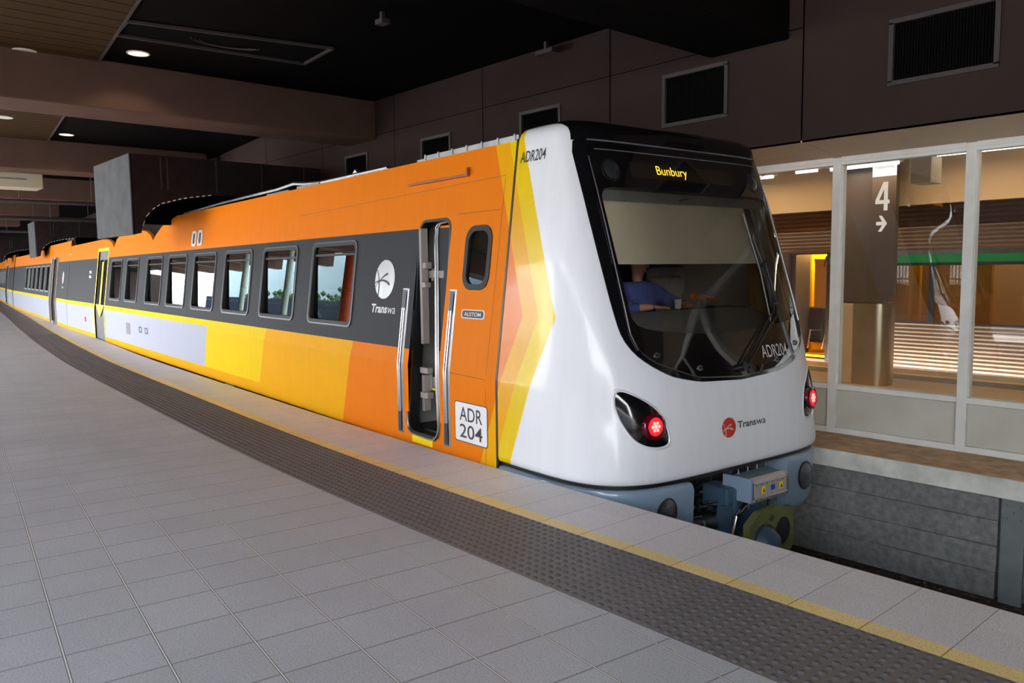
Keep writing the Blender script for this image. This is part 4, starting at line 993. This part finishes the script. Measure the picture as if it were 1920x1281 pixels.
ob = MB(); ob.tube([(.33, 1.92, 1.34), (.31, 2.08, 1.33), (.28, 2.30, 1.305)], [.018, .02, .014], 8); ob.tube([(.33, 1.89, 1.342), (.33, 1.93, 1.34)], .026, 8)
brush = ob.build('orange_tool', M['orangeb'], None, smooth=True); brush.location = ORG; brush.rotation_euler = (0, 0, TA); tag(brush, 'orange handled tool lying on the driver desk behind the windscreen', 'tool')
mb = MB(); mb.tube([(.31, 2.08, 1.24), (.31, 2.08, 1.32)], .03, 8); mb.build('stand', M['dark'], brush)
cp = MB(); cp.tube([(.36, 1.66, 1.24), (.36, 1.66, 1.325)], [.026, .034], 14); cup = cp.build('cup', M['plate'], None, smooth=True); cup.location = ORG; cup.rotation_euler = (0, 0, TA); tag(cup, 'small pale cup on the driver desk next to the driver hand', 'cup')
mb = MB(); mb.tube([(.36, 1.66, 1.322), (.36, 1.66, 1.326)], .031, 14); mb.build('drink', M['cabdark'], cup)
# cab ceiling keeps the interior dim
mb = MB(); mb.box(-1.75, .45, .35, 2*CC-.35, 2.5, 2.54); mb.build('cab_ceiling', M['cabbeige'], car)
# numbers and logo on the nose
mb = MB(); text_on(mb, 'ADR204', -.055, .265, 2.455, 2.545, lambda x, z: NS(x, z, .004), bold=.004, shear=.1); mb.build('side_number', M['textdark'], car, fixn=False)
mb = MB(); text_on(mb, 'ADR204', 1.77, 2.14, .85, .95, lambda x, z: tuple(FN(x, z, .024)), bold=.006); mb.build('front_number', M['textgrey'], car, fixn=False)
mb = MB(); mb.grid([[tuple(FN(x, z, .004)) for x, z in disc_pts(36, .085*q+.0001, .078*q+.0001, 1.255, .355)] for q in (1, .5, 0)], close=True); ld_ = mb.build('front_logo', M['red'], car, smooth=True); tag(ld_, 'red round emblem with a white swoosh')
mb = MB(); swoosh(mb, 1.255, .355, .085, .078, lambda x, z: tuple(FN(x, z, .007)), 0); mb.build('swoosh', M['textwhite'], ld_, fixn=False)
mb = MB(); text_on(mb, 'Trans', 1.365, 1.60, .335, .39, lambda x, z: tuple(FN(x, z, .004)), bold=.02); text_on(mb, 'wa', 1.605, 1.73, .335, .373, lambda x, z: tuple(FN(x, z, .004)), bold=.004); mb.build('front_lettering', M['textdark'], car, fixn=False)
for l, z in ((.58, .955), (.975, .835), (2*CC-.975, .825), (2*CC-.6, .94)):
    mb = MB(); a = FN(l, z, .015); b_ = FN(l, z, .03); mb.tube([tuple(a), tuple(b_)], .022, 12); fx = mb.build('fixing_bolt', M['steelb'], car, smooth=True)
    mb = MB(); mb.tube([tuple(b_), tuple(FN(l, z, .034))], .012, 8); mb.build('bolt_head', M['dark'], fx)
# headlights
HL = [(.245, .70), (.285, .715), (.36, .68), (.45, .625), (.53, .56), (.575, .47), (.60, .37), (.588, .31), (.50, .298), (.40, .315), (.32, .37), (.265, .49), (.24, .6)]
def smooth_loop(P, k=4):
    for _ in range(2):
        Q = []
        for i in range(len(P)):
            a, c = P[i], P[(i+1) % len(P)]; Q += [(a[0]*.75+c[0]*.25, a[1]*.75+c[1]*.25), (a[0]*.25+c[0]*.75, a[1]*.25+c[1]*.75)]
        P = Q
    return P
for s_ in (0, 1):
    P = smooth_loop(HL); 
    if s_: P = [(2*CC-l, z) for l, z in P]
    cx = sum(p[0] for p in P)/len(P); cz = sum(p[1] for p in P)/len(P)
    mb = MB(); R = [[tuple(FN(cx+(l-cx)*1.12, cz+(z-cz)*1.12, .0005)) for l, z in P], [tuple(FN(cx+(l-cx)*1.05, cz+(z-cz)*1.05, .008)) for l, z in P], [tuple(FN(l, z, .001)) for l, z in P]]
    mb.grid(R, close=True); bz = mb.build('headlight', M['white'], car, smooth=True)
    mb = MB(); mb.grid([[tuple(FN(cx+(l-cx)*q, cz+(z-cz)*q, .003+.035*(1-q*q))) for l, z in P] for q in (1, .93, .8, .6, .4, .2, .001)], close=True); mb.build('cover', M['blackgloss'], bz, smooth=True)
    lx, lz = (.465, .455) if not s_ else (2*CC-.465, .455)
    c0 = FN(lx, lz, .0); nrm = (FN(lx, lz, .01)-c0).normalized(); nrm = (nrm+Vector((1.2, 0, 0))).normalized()
    a_ = nrm.cross(Vector((0, 0, 1))).normalized(); b2 = a_.cross(nrm)
    def dr(r, off, n=28): return [tuple(c0+nrm*off+a_*math.cos(2*math.pi*i/n)*r+b2*math.sin(2*math.pi*i/n)*r) for i in range(n)]
    mb = MB(); mb.grid([dr(.10, .0), dr(.098, .044), dr(.088, .052), dr(.07, .053), dr(.068, .045)], close=True); mb.build('lamp_ring', M['redglass'], bz, smooth=True)
    mb = MB(); mb.grid([dr(.068, .047), dr(.05, .05), dr(.0001, .051)], close=True); mb.build('lens', M['redlamp'], bz, smooth=True)
    mb = MB()
    for k in range(6):
        aa = math.pi/3*k; cc_ = c0+nrm*.053+a_*math.cos(aa)*.03+b2*math.sin(aa)*.03
        mb.add([tuple(cc_+a_*math.cos(2*math.pi*i/8)*.013+b2*math.sin(2*math.pi*i/8)*.013) for i in range(8)], [tuple(range(8))])
    mb.add(dr(.016, .053, 10), [tuple(range(10))]); mb.build('lamp_core', M['redcore'], bz, fixn=False)
# wiper
mb = MB(); P = lambda l, z, o=.05: tuple(FN(l, z, o))
mb.tube([P(1.50, .80), P(1.62, .88), P(1.9, 1.07), P(2.08, 1.17), P(2.13, 1.26), P(2.14, 1.4), P(2.13, 1.62)], .012, 8); mb.tube([P(1.47, .83), P(1.6, .92), P(1.88, 1.10), P(2.04, 1.2), P(2.09, 1.27)], .007, 6)
mb.tube([P(1.46, .80, .02), P(1.46, .80, .07)], .035, 12); mb.tube([P(1.56, .80, .02), P(1.56, .80, .05)], .018, 8); wp = mb.build('windscreen_wiper', M['black'], car, smooth=True)
mb = MB(); mb.tube([P(2.01, 1.12, .03), P(2.06, 1.55, .03), P(2.04, 2.05, .03)], .008, 6); mb.build('blade', M['steelb'], wp, smooth=True)
mb = MB(); mb.tube([P(2.13, 1.62, .06), P(2.08, 1.60, .05)], .022, 8); mb.tube([P(2.10, 1.62, .045), P(2.07, 1.85, .04)], .008, 6); mb.tube([P(2.12, 1.58, .045), P(2.06, 1.25, .04)], .008, 6); mb.tube([P(2.08, 1.27, .06), P(2.16, 1.27, .06)], .012, 6); mb.build('joint', M['black'], wp)
mb = MB(); mb.tube([P(1.70, .75, .02), P(1.71, .80, .05)], .012, 8); mb.tube([P(1.56, .80, .05), P(1.6, .74, .05), P(1.68, .74, .03)], .004, 5); mb.build('washer_jet', M['black'], car, smooth=True)
# lower fairings, lamps in them
for s_ in (0, 1):
    f = (lambda l: 2*CC-l) if s_ else (lambda l: l)
    base = []
    n = 4.6
    for i in range(25):
        l = .0 if i == 0 else .84*(i/24)**2.2
        s = min(.99999, abs(l-CC)/CC); base.append((1.235*(1-s**n)**(1/n), l))
    def ringz(z, ins, lin): 
        R = [(-.12, ins)]+[(max(t-ins*1.2, 0), max(l, ins)) for t, l in base if l <= lin]+[(base[-1][0]-ins, lin), (.25, lin), (.25, .3)]
        return R
    prof = [(-.005, .05, .80), (-.012, .012, .83), (-.03, .0, .84), (-.07, .0, .86), (-.42, .01, .86), (-.5, .05, .84)]
    R = []
    for z, ins, lin in prof:
        r = [(-.12, ins)]+[(max(t-ins*1.1, -.1), max(l, ins)) for t, l in base]; r[-1] = (r[-1][0], lin); r += [(.2, lin), (.2, .35)]
        R.append([(t, f(l), z) for t, l in r])
    mb = MB(); mb.grid(R, close=True); nR = len(R[0]); mb.add(R[0], [tuple(range(nR))]); mb.add(R[-1], [tuple(range(nR))]); sk = mb.build('lower_fairing', M['skirt'], car, smooth=True, angle=math.radians(50))
    lx = f(.575); lz = -.21; xx = 1.21
    mb = MB(); mb.grid([[(xx+.012, a, b_) for a, b_ in disc_pts(28, .105, .125, lx, lz)], [(xx+.016, a, b_) for a, b_ in disc_pts(28, .098, .118, lx, lz)], [(xx-.02, a, b_) for a, b_ in disc_pts(28, .085, .105, lx, lz)]], close=True); rg = mb.build('fog_lamp', M['black'], car, smooth=True)
    mb = MB(); mb.grid([[(xx+.015+.02*(1-q*q), a, b_) for a, b_ in disc_pts(28, .092*q+.0001, .112*q+.0001, lx, lz)] for q in (1, .7, .4, 0)], close=True); mb.build('lens', M['lens'], rg, smooth=True)
mb = MB(); mb.grid([[(t, l, -.0) for t, l, _ in plan(.03, .03)], [(t, l, .03) for t, l, _ in plan(.03, .03)]]); mb.build('skirt_gap', M['black'], car)
# ------------------------------------------------------------------ coupler
mb = MB(); cl = 1.47
mb.box(.1, 1.0, cl-.16, cl+.16, -.42, -.22); mb.tube([(.5, cl, -.38), (1.2, cl, -.38)], .11, 14); dg = mb.build('coupler_shank', M['dark'], car, smooth=True)
mb = MB(); mb.prism([(1.12, -.14), (1.3, -.12), (1.3, -.62), (1.2, -.62), (1.1, -.5)], 'y', cl-.20, cl+.22); mb.prism([(1.02, -.12), (1.28, -.12), (1.28, -.26), (1.02, -.30)], 'y', cl-.27, cl-.10); mb.build('coupler_head', M['navy'], dg, bevel=.02)
# olive face plate with round opening and cone
out = [(-.29, -.12), (-.17, -.04), (.10, -.02), (.2, -.06), (.28, -.06), (.28, -.38), (.2, -.46), (-.05, -.58), (-.29, -.58)]
n = 120
def ray_out(P, cx, cz, a):
    dx, dz = math.cos(a), math.sin(a); best = 1
    for i in range(len(P)):
        x0, z0 = P[i][0]-cx, P[i][1]-cz; x1, z1 = P[(i+1) % len(P)][0]-cx, P[(i+1) % len(P)][1]-cz
        den = dx*(z1-z0)-dz*(x1-x0)
        if abs(den) < 1e-9: continue
        s = (x0*(z1-z0)-z0*(x1-x0))/den; u = (x0*dz-z0*dx)/den
        if s > 0 and -1e-6 <= u <= 1+1e-6: best = s
    return cx+dx*best, cz+dz*best
zo = -.24
hx, hz, hr = .145, -.24, .105
A = [ray_out(out, hx, hz, 2*math.pi*k/n) for k in range(n)]; B = disc_pts(n, hr, hr*1.12, hx, hz)
# two holes: right one open, left one filled by the cone
mb = MB(); XF = 1.50
mb.grid([[(XF-.06, cl+a, zo+b_) for a, b_ in A], [(XF, cl+a, zo+b_) for a, b_ in A], [(XF, cl+a, zo+b_) for a, b_ in B], [(XF-.06, cl+a, zo+b_) for a, b_ in B]], close=True); fp = mb.build('face_plate', M['olive'], car, smooth=True, angle=math.radians(30))
mb = MB(); mb.tube([(XF, cl-.115, zo-.275), (XF+.015, cl-.115, zo-.275)], .145, 28); mb.build('cone_ring', M['steelb'], fp, smooth=True)
mb = MB(); mb.tube([(XF, cl-.115, zo-.275), (XF+.05, cl-.115, zo-.275), (XF+.10, cl-.115, zo-.275), (XF+.13, cl-.115, zo-.275)], [.125, .12, .09, .03], 28); mb.build('cone', M['navy'], fp, smooth=True)
mb = MB(); mb.tube([(XF-.01, cl+hx, zo+hz), (XF-.2, cl+hx, zo+hz)], .11, 20); mb.build('cup_socket', M['dark'], fp, smooth=True)
mb = MB(); mb.tube([(XF, cl-.02, zo-.1), (XF+.012, cl-.02, zo-.1)], .026, 14); mb.build('pin', M['steelb'], fp, smooth=True)
# electric head box
mb = MB(); x0, x1 = 1.24, 1.44
mb.prism([(x0, -.20), (x1-.03, -.22), (x1, -.19), (x1, -.07), (x1-.03, -.04), (x0+.02, -.02), (x0-.06, -.06), (x0-.06, -.16)], 'y', cl-.16, cl+.27); hb = mb.build('electric_head', M['navy'], car, bevel=.006)
mb = MB(); mb.prism([(x1-.02, -.225), (x1+.001, -.20), (x1+.001, -.06), (x1-.02, -.035), (x1-.05, -.03), (x1-.05, -.23)], 'y', cl-.158, cl+.268); mb.build('cover_plate', mat('head_alloy', srgb(186, 176, 170), .4, metal=.3), hb, bevel=.004)
mb = MB()
for z in (-.065, -.185): mb.tube([(x1+.002, cl-.16, z), (x1+.002, cl+.27, z)], .008, 6)
mb.box(x1-.2, x1+.006, cl+.27, cl+.285, -.21, -.04); mb.build('cover_rib', M['steel'], hb, smooth=True)
mb = MB(); mb.box(x0-.08, x1-.01, cl-.185, cl-.16, -.22, -.03); mb.build('end_cap', M['skirt'], hb, bevel=.006)
mb = MB()
for a in (cl-.04, cl+.19): mb.box(x1+.001, x1+.003, a-.022, a+.022, -.155, -.10)
wl = mb.build('warning_label', M['yellowp'], hb)
mb = MB()
for a in (cl-.04, cl+.19): mb.add([(x1+.004, a-.014, -.145), (x1+.004, a+.014, -.145), (x1+.004, a, -.112)], [(0, 1, 2)])
mb.build('warning_symbol', M['textdark'], hb, fixn=False)
mb = MB(); mb.box(x1+.001, x1+.003, cl+.055, cl+.105, -.147, -.105); mb.build('blue_label', mat('blue_label', srgb(20, 70, 190), .4), hb)
mb = MB()
for k in range(4): mb.tube([(x0+.02, cl-.12+k*.12, -.02), (x0+.02, cl-.12+k*.12, .015)], .008, 6)
for k in range(3): mb.tube([(x1-.05, cl-.16+.18*k, -.22), (x1-.05, cl-.16+.18*k, -.27)], .008, 6)
mb.tube([(x0-.1, cl-.34, -.24), (x0+.0, cl-.18, -.235)], .012, 8); mb.build('bolt', M['steel'], hb, smooth=True)
mb = MB(); mb.tube([(1.30, cl-.02, -.26), (1.33, cl-.14, -.27), (1.34, cl-.24, -.33), (1.33, cl-.27, -.45), (1.33, cl-.27, -.62)], .024, 10); mb.build('air_pipe', M['steel'], dg, smooth=True)
mb = MB(); mb.tube([(1.0, cl-.50, -.42), (1.05, cl-.28, -.44)], .05, 14); mb.tube([(1.04, cl-.30, -.44), (1.08, cl-.16, -.44)], .07, 14); mb.build('air_cylinder', M['steelb'], dg, smooth=True)
mb = MB(); random.seed(3)
for k in range(16):
    y = cl+random.uniform(-.5, .45); z = random.uniform(-.3, -.02); x = random.uniform(.55, 1.0)
    mb.tube([(x, y, z), (x+.1, y+random.uniform(-.1, .1), z+random.uniform(-.05, .05)), (x+.15, y+random.uniform(-.2, .2), z-random.uniform(0, .1)), (x+.05, y+random.uniform(-.2, .2), z-random.uniform(.05, .2))], random.choice((.008, .012, .018)), 6)
mb.build('hose', M['dark'], dg, smooth=True)
mb = MB()
for k in range(12):
    y = cl+random.uniform(-.45, .4); z = random.uniform(-.4, -.03); x = random.uniform(.85, 1.08); mb.tube([(x, y, z), (x+.05, y+.02, z)], random.uniform(.012, .03), 8)
for k in range(14):
    y = cl-.15-random.random()*.4; z = -.06-random.random()*.42; x = 1.0+random.random()*.12; L = random.uniform(.04, .12); mb.tube([(x, y, z), (x+.01, y+L, z+random.uniform(-.02, .02))], random.uniform(.008, .02), 8)
for k in range(7): mb.tube([(1.452, cl-.15+.068*k, -.075), (1.458, cl-.15+.068*k, -.075)], .007, 6); mb.tube([(1.452, cl-.15+.068*k, -.195), (1.458, cl-.15+.068*k, -.195)], .007, 6)
mb.box(.9, 1.0, cl-.1, cl+.15, -.12, -.04); mb.build('fitting', M['steelb'], dg, smooth=True)
mb = MB(); mb.box(.24, .3, .8, 2*CC-.8, -.75, .03); mb.build('buffer_beam', M['dark'], car)
# ------------------------------------------------------------------ the driver
def skin_obj(name, verts, edges, radii, m, parent, root=0, sub=2):
    me = bpy.data.meshes.new(name); me.from_pydata(verts, edges, []); o = link(name, me, parent)
    md = o.modifiers.new('skin', 'SKIN'); md.use_smooth_shade = True
    sv = me.skin_vertices[0].data
    for i, r in enumerate(radii):
        sv[i].radius = r if isinstance(r, tuple) else (r, r); sv[i].use_root = (i == root)
    ss = o.modifiers.new('sub', 'SUBSURF'); ss.levels = sub; ss.render_levels = sub
    me.materials.append(m)
    return o
drv = empty('person', ORG, TA); tag(drv, 'driver in a blue long sleeved shirt sitting behind the windscreen, one hand on the desk', 'person')
DRV = lambda v: (v[0]+.25, v[1], v[2]-(.05 if v[2] > 1.35 else 0)+(0))
V = [(-.22, 1.44, .78), (-.22, 1.44, 1.0), (-.2, 1.44, 1.22), (-.2, 1.44, 1.40), (-.19, 1.45, 1.52), (-.18, 1.45, 1.60),
     (-.19, 1.62, 1.46), (-.10, 1.80, 1.30), (-.02, 1.86, 1.26), (.12, 1.74, 1.275), (.20, 1.68, 1.275),
     (-.19, 1.26, 1.46), (-.10, 1.14, 1.28), (-.02, 1.10, 1.24), (.12, 1.2, 1.27), (.2, 1.26, 1.275)]
V = [DRV(v) for v in V]
E = [(0, 1), (1, 2), (2, 3), (3, 4), (4, 5), (3, 6), (6, 7), (7, 8), (8, 9), (9, 10), (3, 11), (11, 12), (12, 13), (13, 14), (14, 15)]
Rr = [.14, .15, .16, .13, .06, .055, .075, .058, .05, .038, .028, .075, .058, .05, .038, .028]
body = skin_obj('body', V+[(.09, 1.45, 1.605), (.10, 1.45, 1.68), (.09, 1.45, 1.74)], E+[(5, 16), (16, 17), (17, 18)], [r*.92 for r in Rr]+[.085, .09, .06], M['skin'], drv, 0)
shirt = skin_obj('shirt', V[:5]+V[6:10]+V[11:15], [(0, 1), (1, 2), (2, 3), (3, 4), (3, 5), (5, 6), (6, 7), (7, 8), (3, 9), (9, 10), (10, 11), (11, 12)], [.15, .165, .175, .145, .068, .085, .066, .058, .046, .085, .066, .058, .046], M['shirt'], drv, 0)
hair = skin_obj('hair', [(.03, 1.45, 1.68), (.05, 1.45, 1.74), (.07, 1.45, 1.78)], [(0, 1), (1, 2)], [.085, .095, .07], M['hair'], drv, 0)
mb = MB()
for s_ in (-1, 1): mb.tube([(.178, 1.45+s_*.032, 1.655), (.186, 1.45+s_*.032, 1.655)], .012, 8)
mb.build('eye', M['dark'], drv)
mb = MB(); mb.tube([(.175, 1.45, 1.645), (.20, 1.45, 1.612), (.18, 1.45, 1.605)], [.008, .014, .01], 8); mb.tube([(.16, 1.425, 1.572), (.17, 1.45, 1.569), (.16, 1.475, 1.572)], .006, 6); mb.build('nose_and_mouth', M['skin'], drv, smooth=True)
def hand(cx, cy, cz, dirx, diry, s_):
    d = Vector((dirx, diry, -.05)).normalized(); side = Vector((-d.y, d.x, 0)).normalized()*s_; c = Vector((cx, cy, cz)); V2 = [c, c+d*.04, c+d*.08]; E2 = [(0, 1), (1, 2)]; R2 = [(.022, .016), (.034, .017), (.036, .014)]
    for k, L in enumerate((.065, .075, .07, .055)):
        b0 = len(V2); base = c+d*.085+side*(-.03+.02*k); V2 += [base, base+d*L*.5+Vector((0, 0, .004)), base+d*L*.85+Vector((0, 0, -.012))]; E2 += [(2, b0), (b0, b0+1), (b0+1, b0+2)]; R2 += [.0095, .009, .0075]
    b0 = len(V2); V2 += [c+d*.035-side*.035, c+d*.07-side*.055]; E2 += [(0, b0), (b0, b0+1)]; R2 += [.012, .009]
    return skin_obj('hand', [tuple(v) for v in V2], E2, R2, M['skin'], drv, 0, 1)
hand(.44, 1.685, 1.275, .9, -.45, 1); hand(.44, 1.255, 1.275, .9, .45, -1)
# ------------------------------------------------------------------ following railcars
def back_car(origin, ang, L, label, doors, wins, notch):
    c = empty('railcar', origin, ang); tag(c, label, 'train', 'railcars of the orange train')
    sh = -9.0
    inner_ = c
    N0, N1 = notch
    Z2 = sorted([(-100, 2.46), (N0-.9+sh, 2.46), (N0-.5+sh, 2.4), (N0+sh, 2.2), (N0+.25+sh, 2.4), (N0+.7+sh, 2.5), (N1-.9+sh, 2.5), (N1-.4+sh, 2.4), (N1+sh, 2.2), (N1+.25+sh, 2.4), (N1+.6+sh, 2.55), (N1+1.4+sh, 2.6), (0, 2.6)])
    top = lambda t: interp(t, [a for a, _ in Z2], [b_ for _, b_ in Z2])
    hs = [(a+sh+.03, b_+sh-.03, 1.03, 1.90) for a, b_ in wins]+[(a+sh, b_+sh, 0, 2.16) for a, b_ in doors]
    body_side('body_side', inner_, sh-L, sh-.02, hs, top, M['liv2'])
    mb = MB(); mb.box(sh-L, sh-.02, .3, 2.65, 2.1, 2.2); mb.box(sh-L, sh-.02, .2, 2.7, -.5, .05); mb.box(sh-L, sh-L+.05, .32, 2.6, 0, 2.2); mb.box(sh-.06, sh-.02, .32, 2.6, 0, 2.2); mb.box(sh-L, sh-.02, 2.7, 2.75, 0, 2.3); mb.build('roof_and_frame', M['dark'], inner_)
    mb = MB()
    for k in range(5): mb.tube([(sh-.6-k*.35, .38, 2.6), (sh-.55-k*.35, .38, 2.68), (sh-.4-k*.35, .38, 2.62)], .025, 6)
    mb.build('roof_pipework', M['steelb'], inner_)
    for a, b_ in wins:
        mb = MB(); rring(mb, rrect(a+sh, b_+sh, 1.0, 1.93, .08, 3), rrect(a+sh+.05, b_+sh-.05, 1.05, 1.88, .05, 3), SP, .012, .012, 0); fr = mb.build('window_frame', M['steelb'], inner_)
        mb = MB(); mb.grid([[SP(a+sh+.04, 1.04, -.01), SP(b_+sh-.04, 1.04, -.01)], [SP(a+sh+.04, 1.9, -.01), SP(b_+sh-.04, 1.9, -.01)]]); mb.build('window_pane', M['sidewin'], fr)
    for a, b_ in doors:
        mb = MB(); m_ = (a+b_)/2
        for q0, q1 in ((a, a+.16), (m_-.3, m_+.12), (b_-.1, b_)):
            mb.grid([[SP(q0+sh, z, .03) for z in (.0, .7, 2.16)], [SP(q1+sh, z, .03) for z in (0, .7, 2.16)], [SP(q1+sh, z, -.1) for z in (0, .7, 2.16)]])
        dr_ = mb.build('door_leaf', M['cabbeige'], inner_)
        mb = MB(); mb.grid([[SP(a+sh, z, -.25) for z in (.0, .7, 2.16)], [SP(b_+sh, z, -.25) for z in (0, .7, 2.16)]]); mb.build('doorway', M['cabdark'], inner_)
        mb = MB(); mb.tube([SP(m_+.14+sh, z, .05) for z in (.1, .7, 2.1)], .02, 6); mb.build('seal', M['black'], dr_)
    for ch in list(bpy.data.objects):
        if ch.parent is c: ch.location = (-sh, 0, 0)
    return c
A2 = math.radians(-5.3); O2 = Vector((-26.45, 5.655, 0))
c2 = back_car(O2, A2, 19.3, 'second railcar, orange grey and white, coupled behind the front railcar', [(-4.3, -2.5)], [(-5.9-1.5*k, -4.75-1.5*k) for k in range(6)], (-10.4, -6.4))
mb = MB(); mb.add([SP(x, z, .006) for x, z in disc_pts(24, .2, .19, -1.2-9, 1.5)], [tuple(range(24))])
lg = mb.build('logo_disc', mat('logo_pale', srgb(215, 190, 190), .3), c2, fixn=False); lg.location = (9, 0, 0)
mb = MB(); text_on(mb, 'Transwa', -1.45-9, -.95-9, 1.18, 1.26, lambda x, z: SP(x, z, .006)); lt_ = mb.build('lettering', M['textwhite'], c2, fixn=False); lt_.location = (9, 0, 0)
O3 = O2+Vector((math.cos(A2), math.sin(A2), 0))*-19.6
back_car(O3, math.radians(-6.5), 22, 'third railcar, farthest orange carriage at the left edge of the picture', [(-6, -5)], [(-8.9-1.6*k, -7.75-1.6*k) for k in range(5)], (-11, -7.5))
# ------------------------------------------------------------------ outside, on the open side (seen as reflections)
mb = MB(); mb.quad((-220, -120, -1.3), (120, -120, -1.3), (120, -7, -1.3), (-220, -7, -1.3)); mb.quad((8.01, -7, -1.3), (120, -7, -1.3), (120, 30, -1.3), (8.01, 30, -1.3)); tag(mb.build('ground_outside', M['ground']), kind='structure')
fe = empty('fence', (-40, -11.0, 0.3)); tag(fe, 'dark steel picket fence beyond the open side, reflected in the carriage windows', 'fence')
mb = MB(); mb.box(-45, 40, -.02, .02, .6, .68); mb.box(-45, 40, -.02, .02, 2.1, 2.18); mb.build('rail', M['fence'], fe)
mb = MB()
for k in range(520): x = -45+k*.16; mb.box(x, x+.028, -.02, .02, 0, 2.5)
o = mb.build('pickets', M['fence'], fe)
for i in range(10):
    x = -46-i*9.0; h = 8+random.random()*3
    e = empty('house', (x, -23-3*(i % 2), -1.3)); tag(e, 'white house with a blue roof beyond the fence, reflected in the carriage windows', 'house', 'houses beyond the fence')
    mb = MB(); mb.box(-3.9, 3.9, -3, 3, 0, h); mb.build('walls', M['house'], e)
    mb = MB(); mb.prism([(-3.9, h), (3.9, h), (0, h+2.2)], 'y', -3.3, 3.3); mb.build('roof', M['roofblue'], e)
    mb = MB()
    for q in (-2, 0, 2): mb.box(q-.5, q+.5, 3, 3.03, 1.2, 2.6)
    mb.build('window', M['fence'], e)
for i in range(8):
    x = -30-i*7.5; e = empty('tree', (x, -15.6, -0.3)); tag(e, 'green street tree beyond the fence, reflected in the carriage windows', 'tree', 'trees beyond the fence')
    mb = MB(); mb.tube([(0, 0, 0), (0, .1, 2)], [.18, .12], 8); mb.build('trunk', M['dark'], e)
    mb = MB()
    for k in range(60):
        c = Vector((random.gauss(0, .8), random.gauss(0, .8), 3+random.gauss(0, .7))); r = random.uniform(.2, .45)
        mb.add([c+Vector(v)*r for v in ((1, 0, 0), (-1, 0, 0), (0, 1, 0), (0, -1, 0), (0, 0, 1), (0, 0, -1))], [(0, 2, 4), (2, 1, 4), (1, 3, 4), (3, 0, 4), (2, 0, 5), (1, 2, 5), (3, 1, 5), (0, 3, 5)])
    mb.build('foliage', M['leaf'], e)
for i, (x, y, m_) in enumerate(((-27.2, -3.2, 'terra'), (-23.5, -3.0, 'palepost'), (-32.5, -2.6, 'palepost'), (-37, -2, 'palepost'), (-44.5, -1.2, 'terra'), (-20.3, -6, 'palepost'), (-30, -6, 'palepost'))):
    mb = MB(); mb.tube([(x, y, 0), (x, y, ZC if y > -5 else 3.2)], .24 if m_ == 'terra' else .13, 20); o = mb.build('column', M[m_], smooth=True)
    tag(o, ('round terracotta column on the platform outside the left of the picture' if m_ == 'terra' else 'slim pale green column on the platform outside the left of the picture'), 'column', 'platform columns outside the frame, '+m_)

# ------------------------------------------------------------------ loose repeats become parts of their own
SPLIT = {'hanger', 'hose', 'fitting', 'bolt', 'seam', 'door_hinge_arm', 'door_post', 'saloon_seat', 'underframe_marking', 'latch_outline', 'notice_label', 'hand_strap', 'reflector', 'yellow_partition', 'cab_cabinet', 'eye', 'warning_label', 'warning_symbol', 'roof_pipework', 'casing', 'cabin_wall', 'door_window', 'hazard_marks', 'joint', 'rail', 'panel_joint', 'hood_trim', 'lettering', 'desk_console', 'end_panel', 'door_frame', 'roof_and_frame', 'second_seat', 'louvre_box', 'stand', 'marker_tape'}
SPLIT -= {'lettering', 'rail', 'end_panel', 'door_frame', 'casing', 'second_seat', 'saloon_seat', 'cab_cabinet', 'hood_trim', 'joint'}
def split_parts(o):
    me = o.data; n = len(me.vertices); par = list(range(n))
    def find(a):
        while par[a] != a: par[a] = par[par[a]]; a = par[a]
        return a
    for p in me.polygons:
        v = list(p.vertices)
        for q in v[1:]:
            a, b_ = find(v[0]), find(q)
            if a != b_: par[a] = b_
    groups = {}
    for p in me.polygons: groups.setdefault(find(p.vertices[0]), []).append(p)
    if len(groups) < 2 or len(groups) > 60: return
    base = o.name.split('.')[0]; sm_ = me.polygons[0].use_smooth
    for k, ps in enumerate(groups.values()):
        idx = {}; vs = []; fs = []
        for p in ps:
            f = []
            for v in p.vertices:
                if v not in idx: idx[v] = len(vs); vs.append(tuple(me.vertices[v].co))
                f.append(idx[v])
            fs.append(f)
        m2 = bpy.data.meshes.new(base); m2.from_pydata(vs, [], fs)
        for m_ in me.materials: m2.materials.append(m_)
        for p in m2.polygons: p.use_smooth = sm_
        if sm_: m2.set_sharp_from_angle(angle=math.radians(40))
        if k == 0: first = m2
        else:
            c = o.copy(); c.data = m2; COL.objects.link(c); c.name = base
    o.data = first
for o in [o for o in bpy.data.objects if o.type == 'MESH' and o.parent is not None and o.name.split('.')[0] in SPLIT]: split_parts(o)
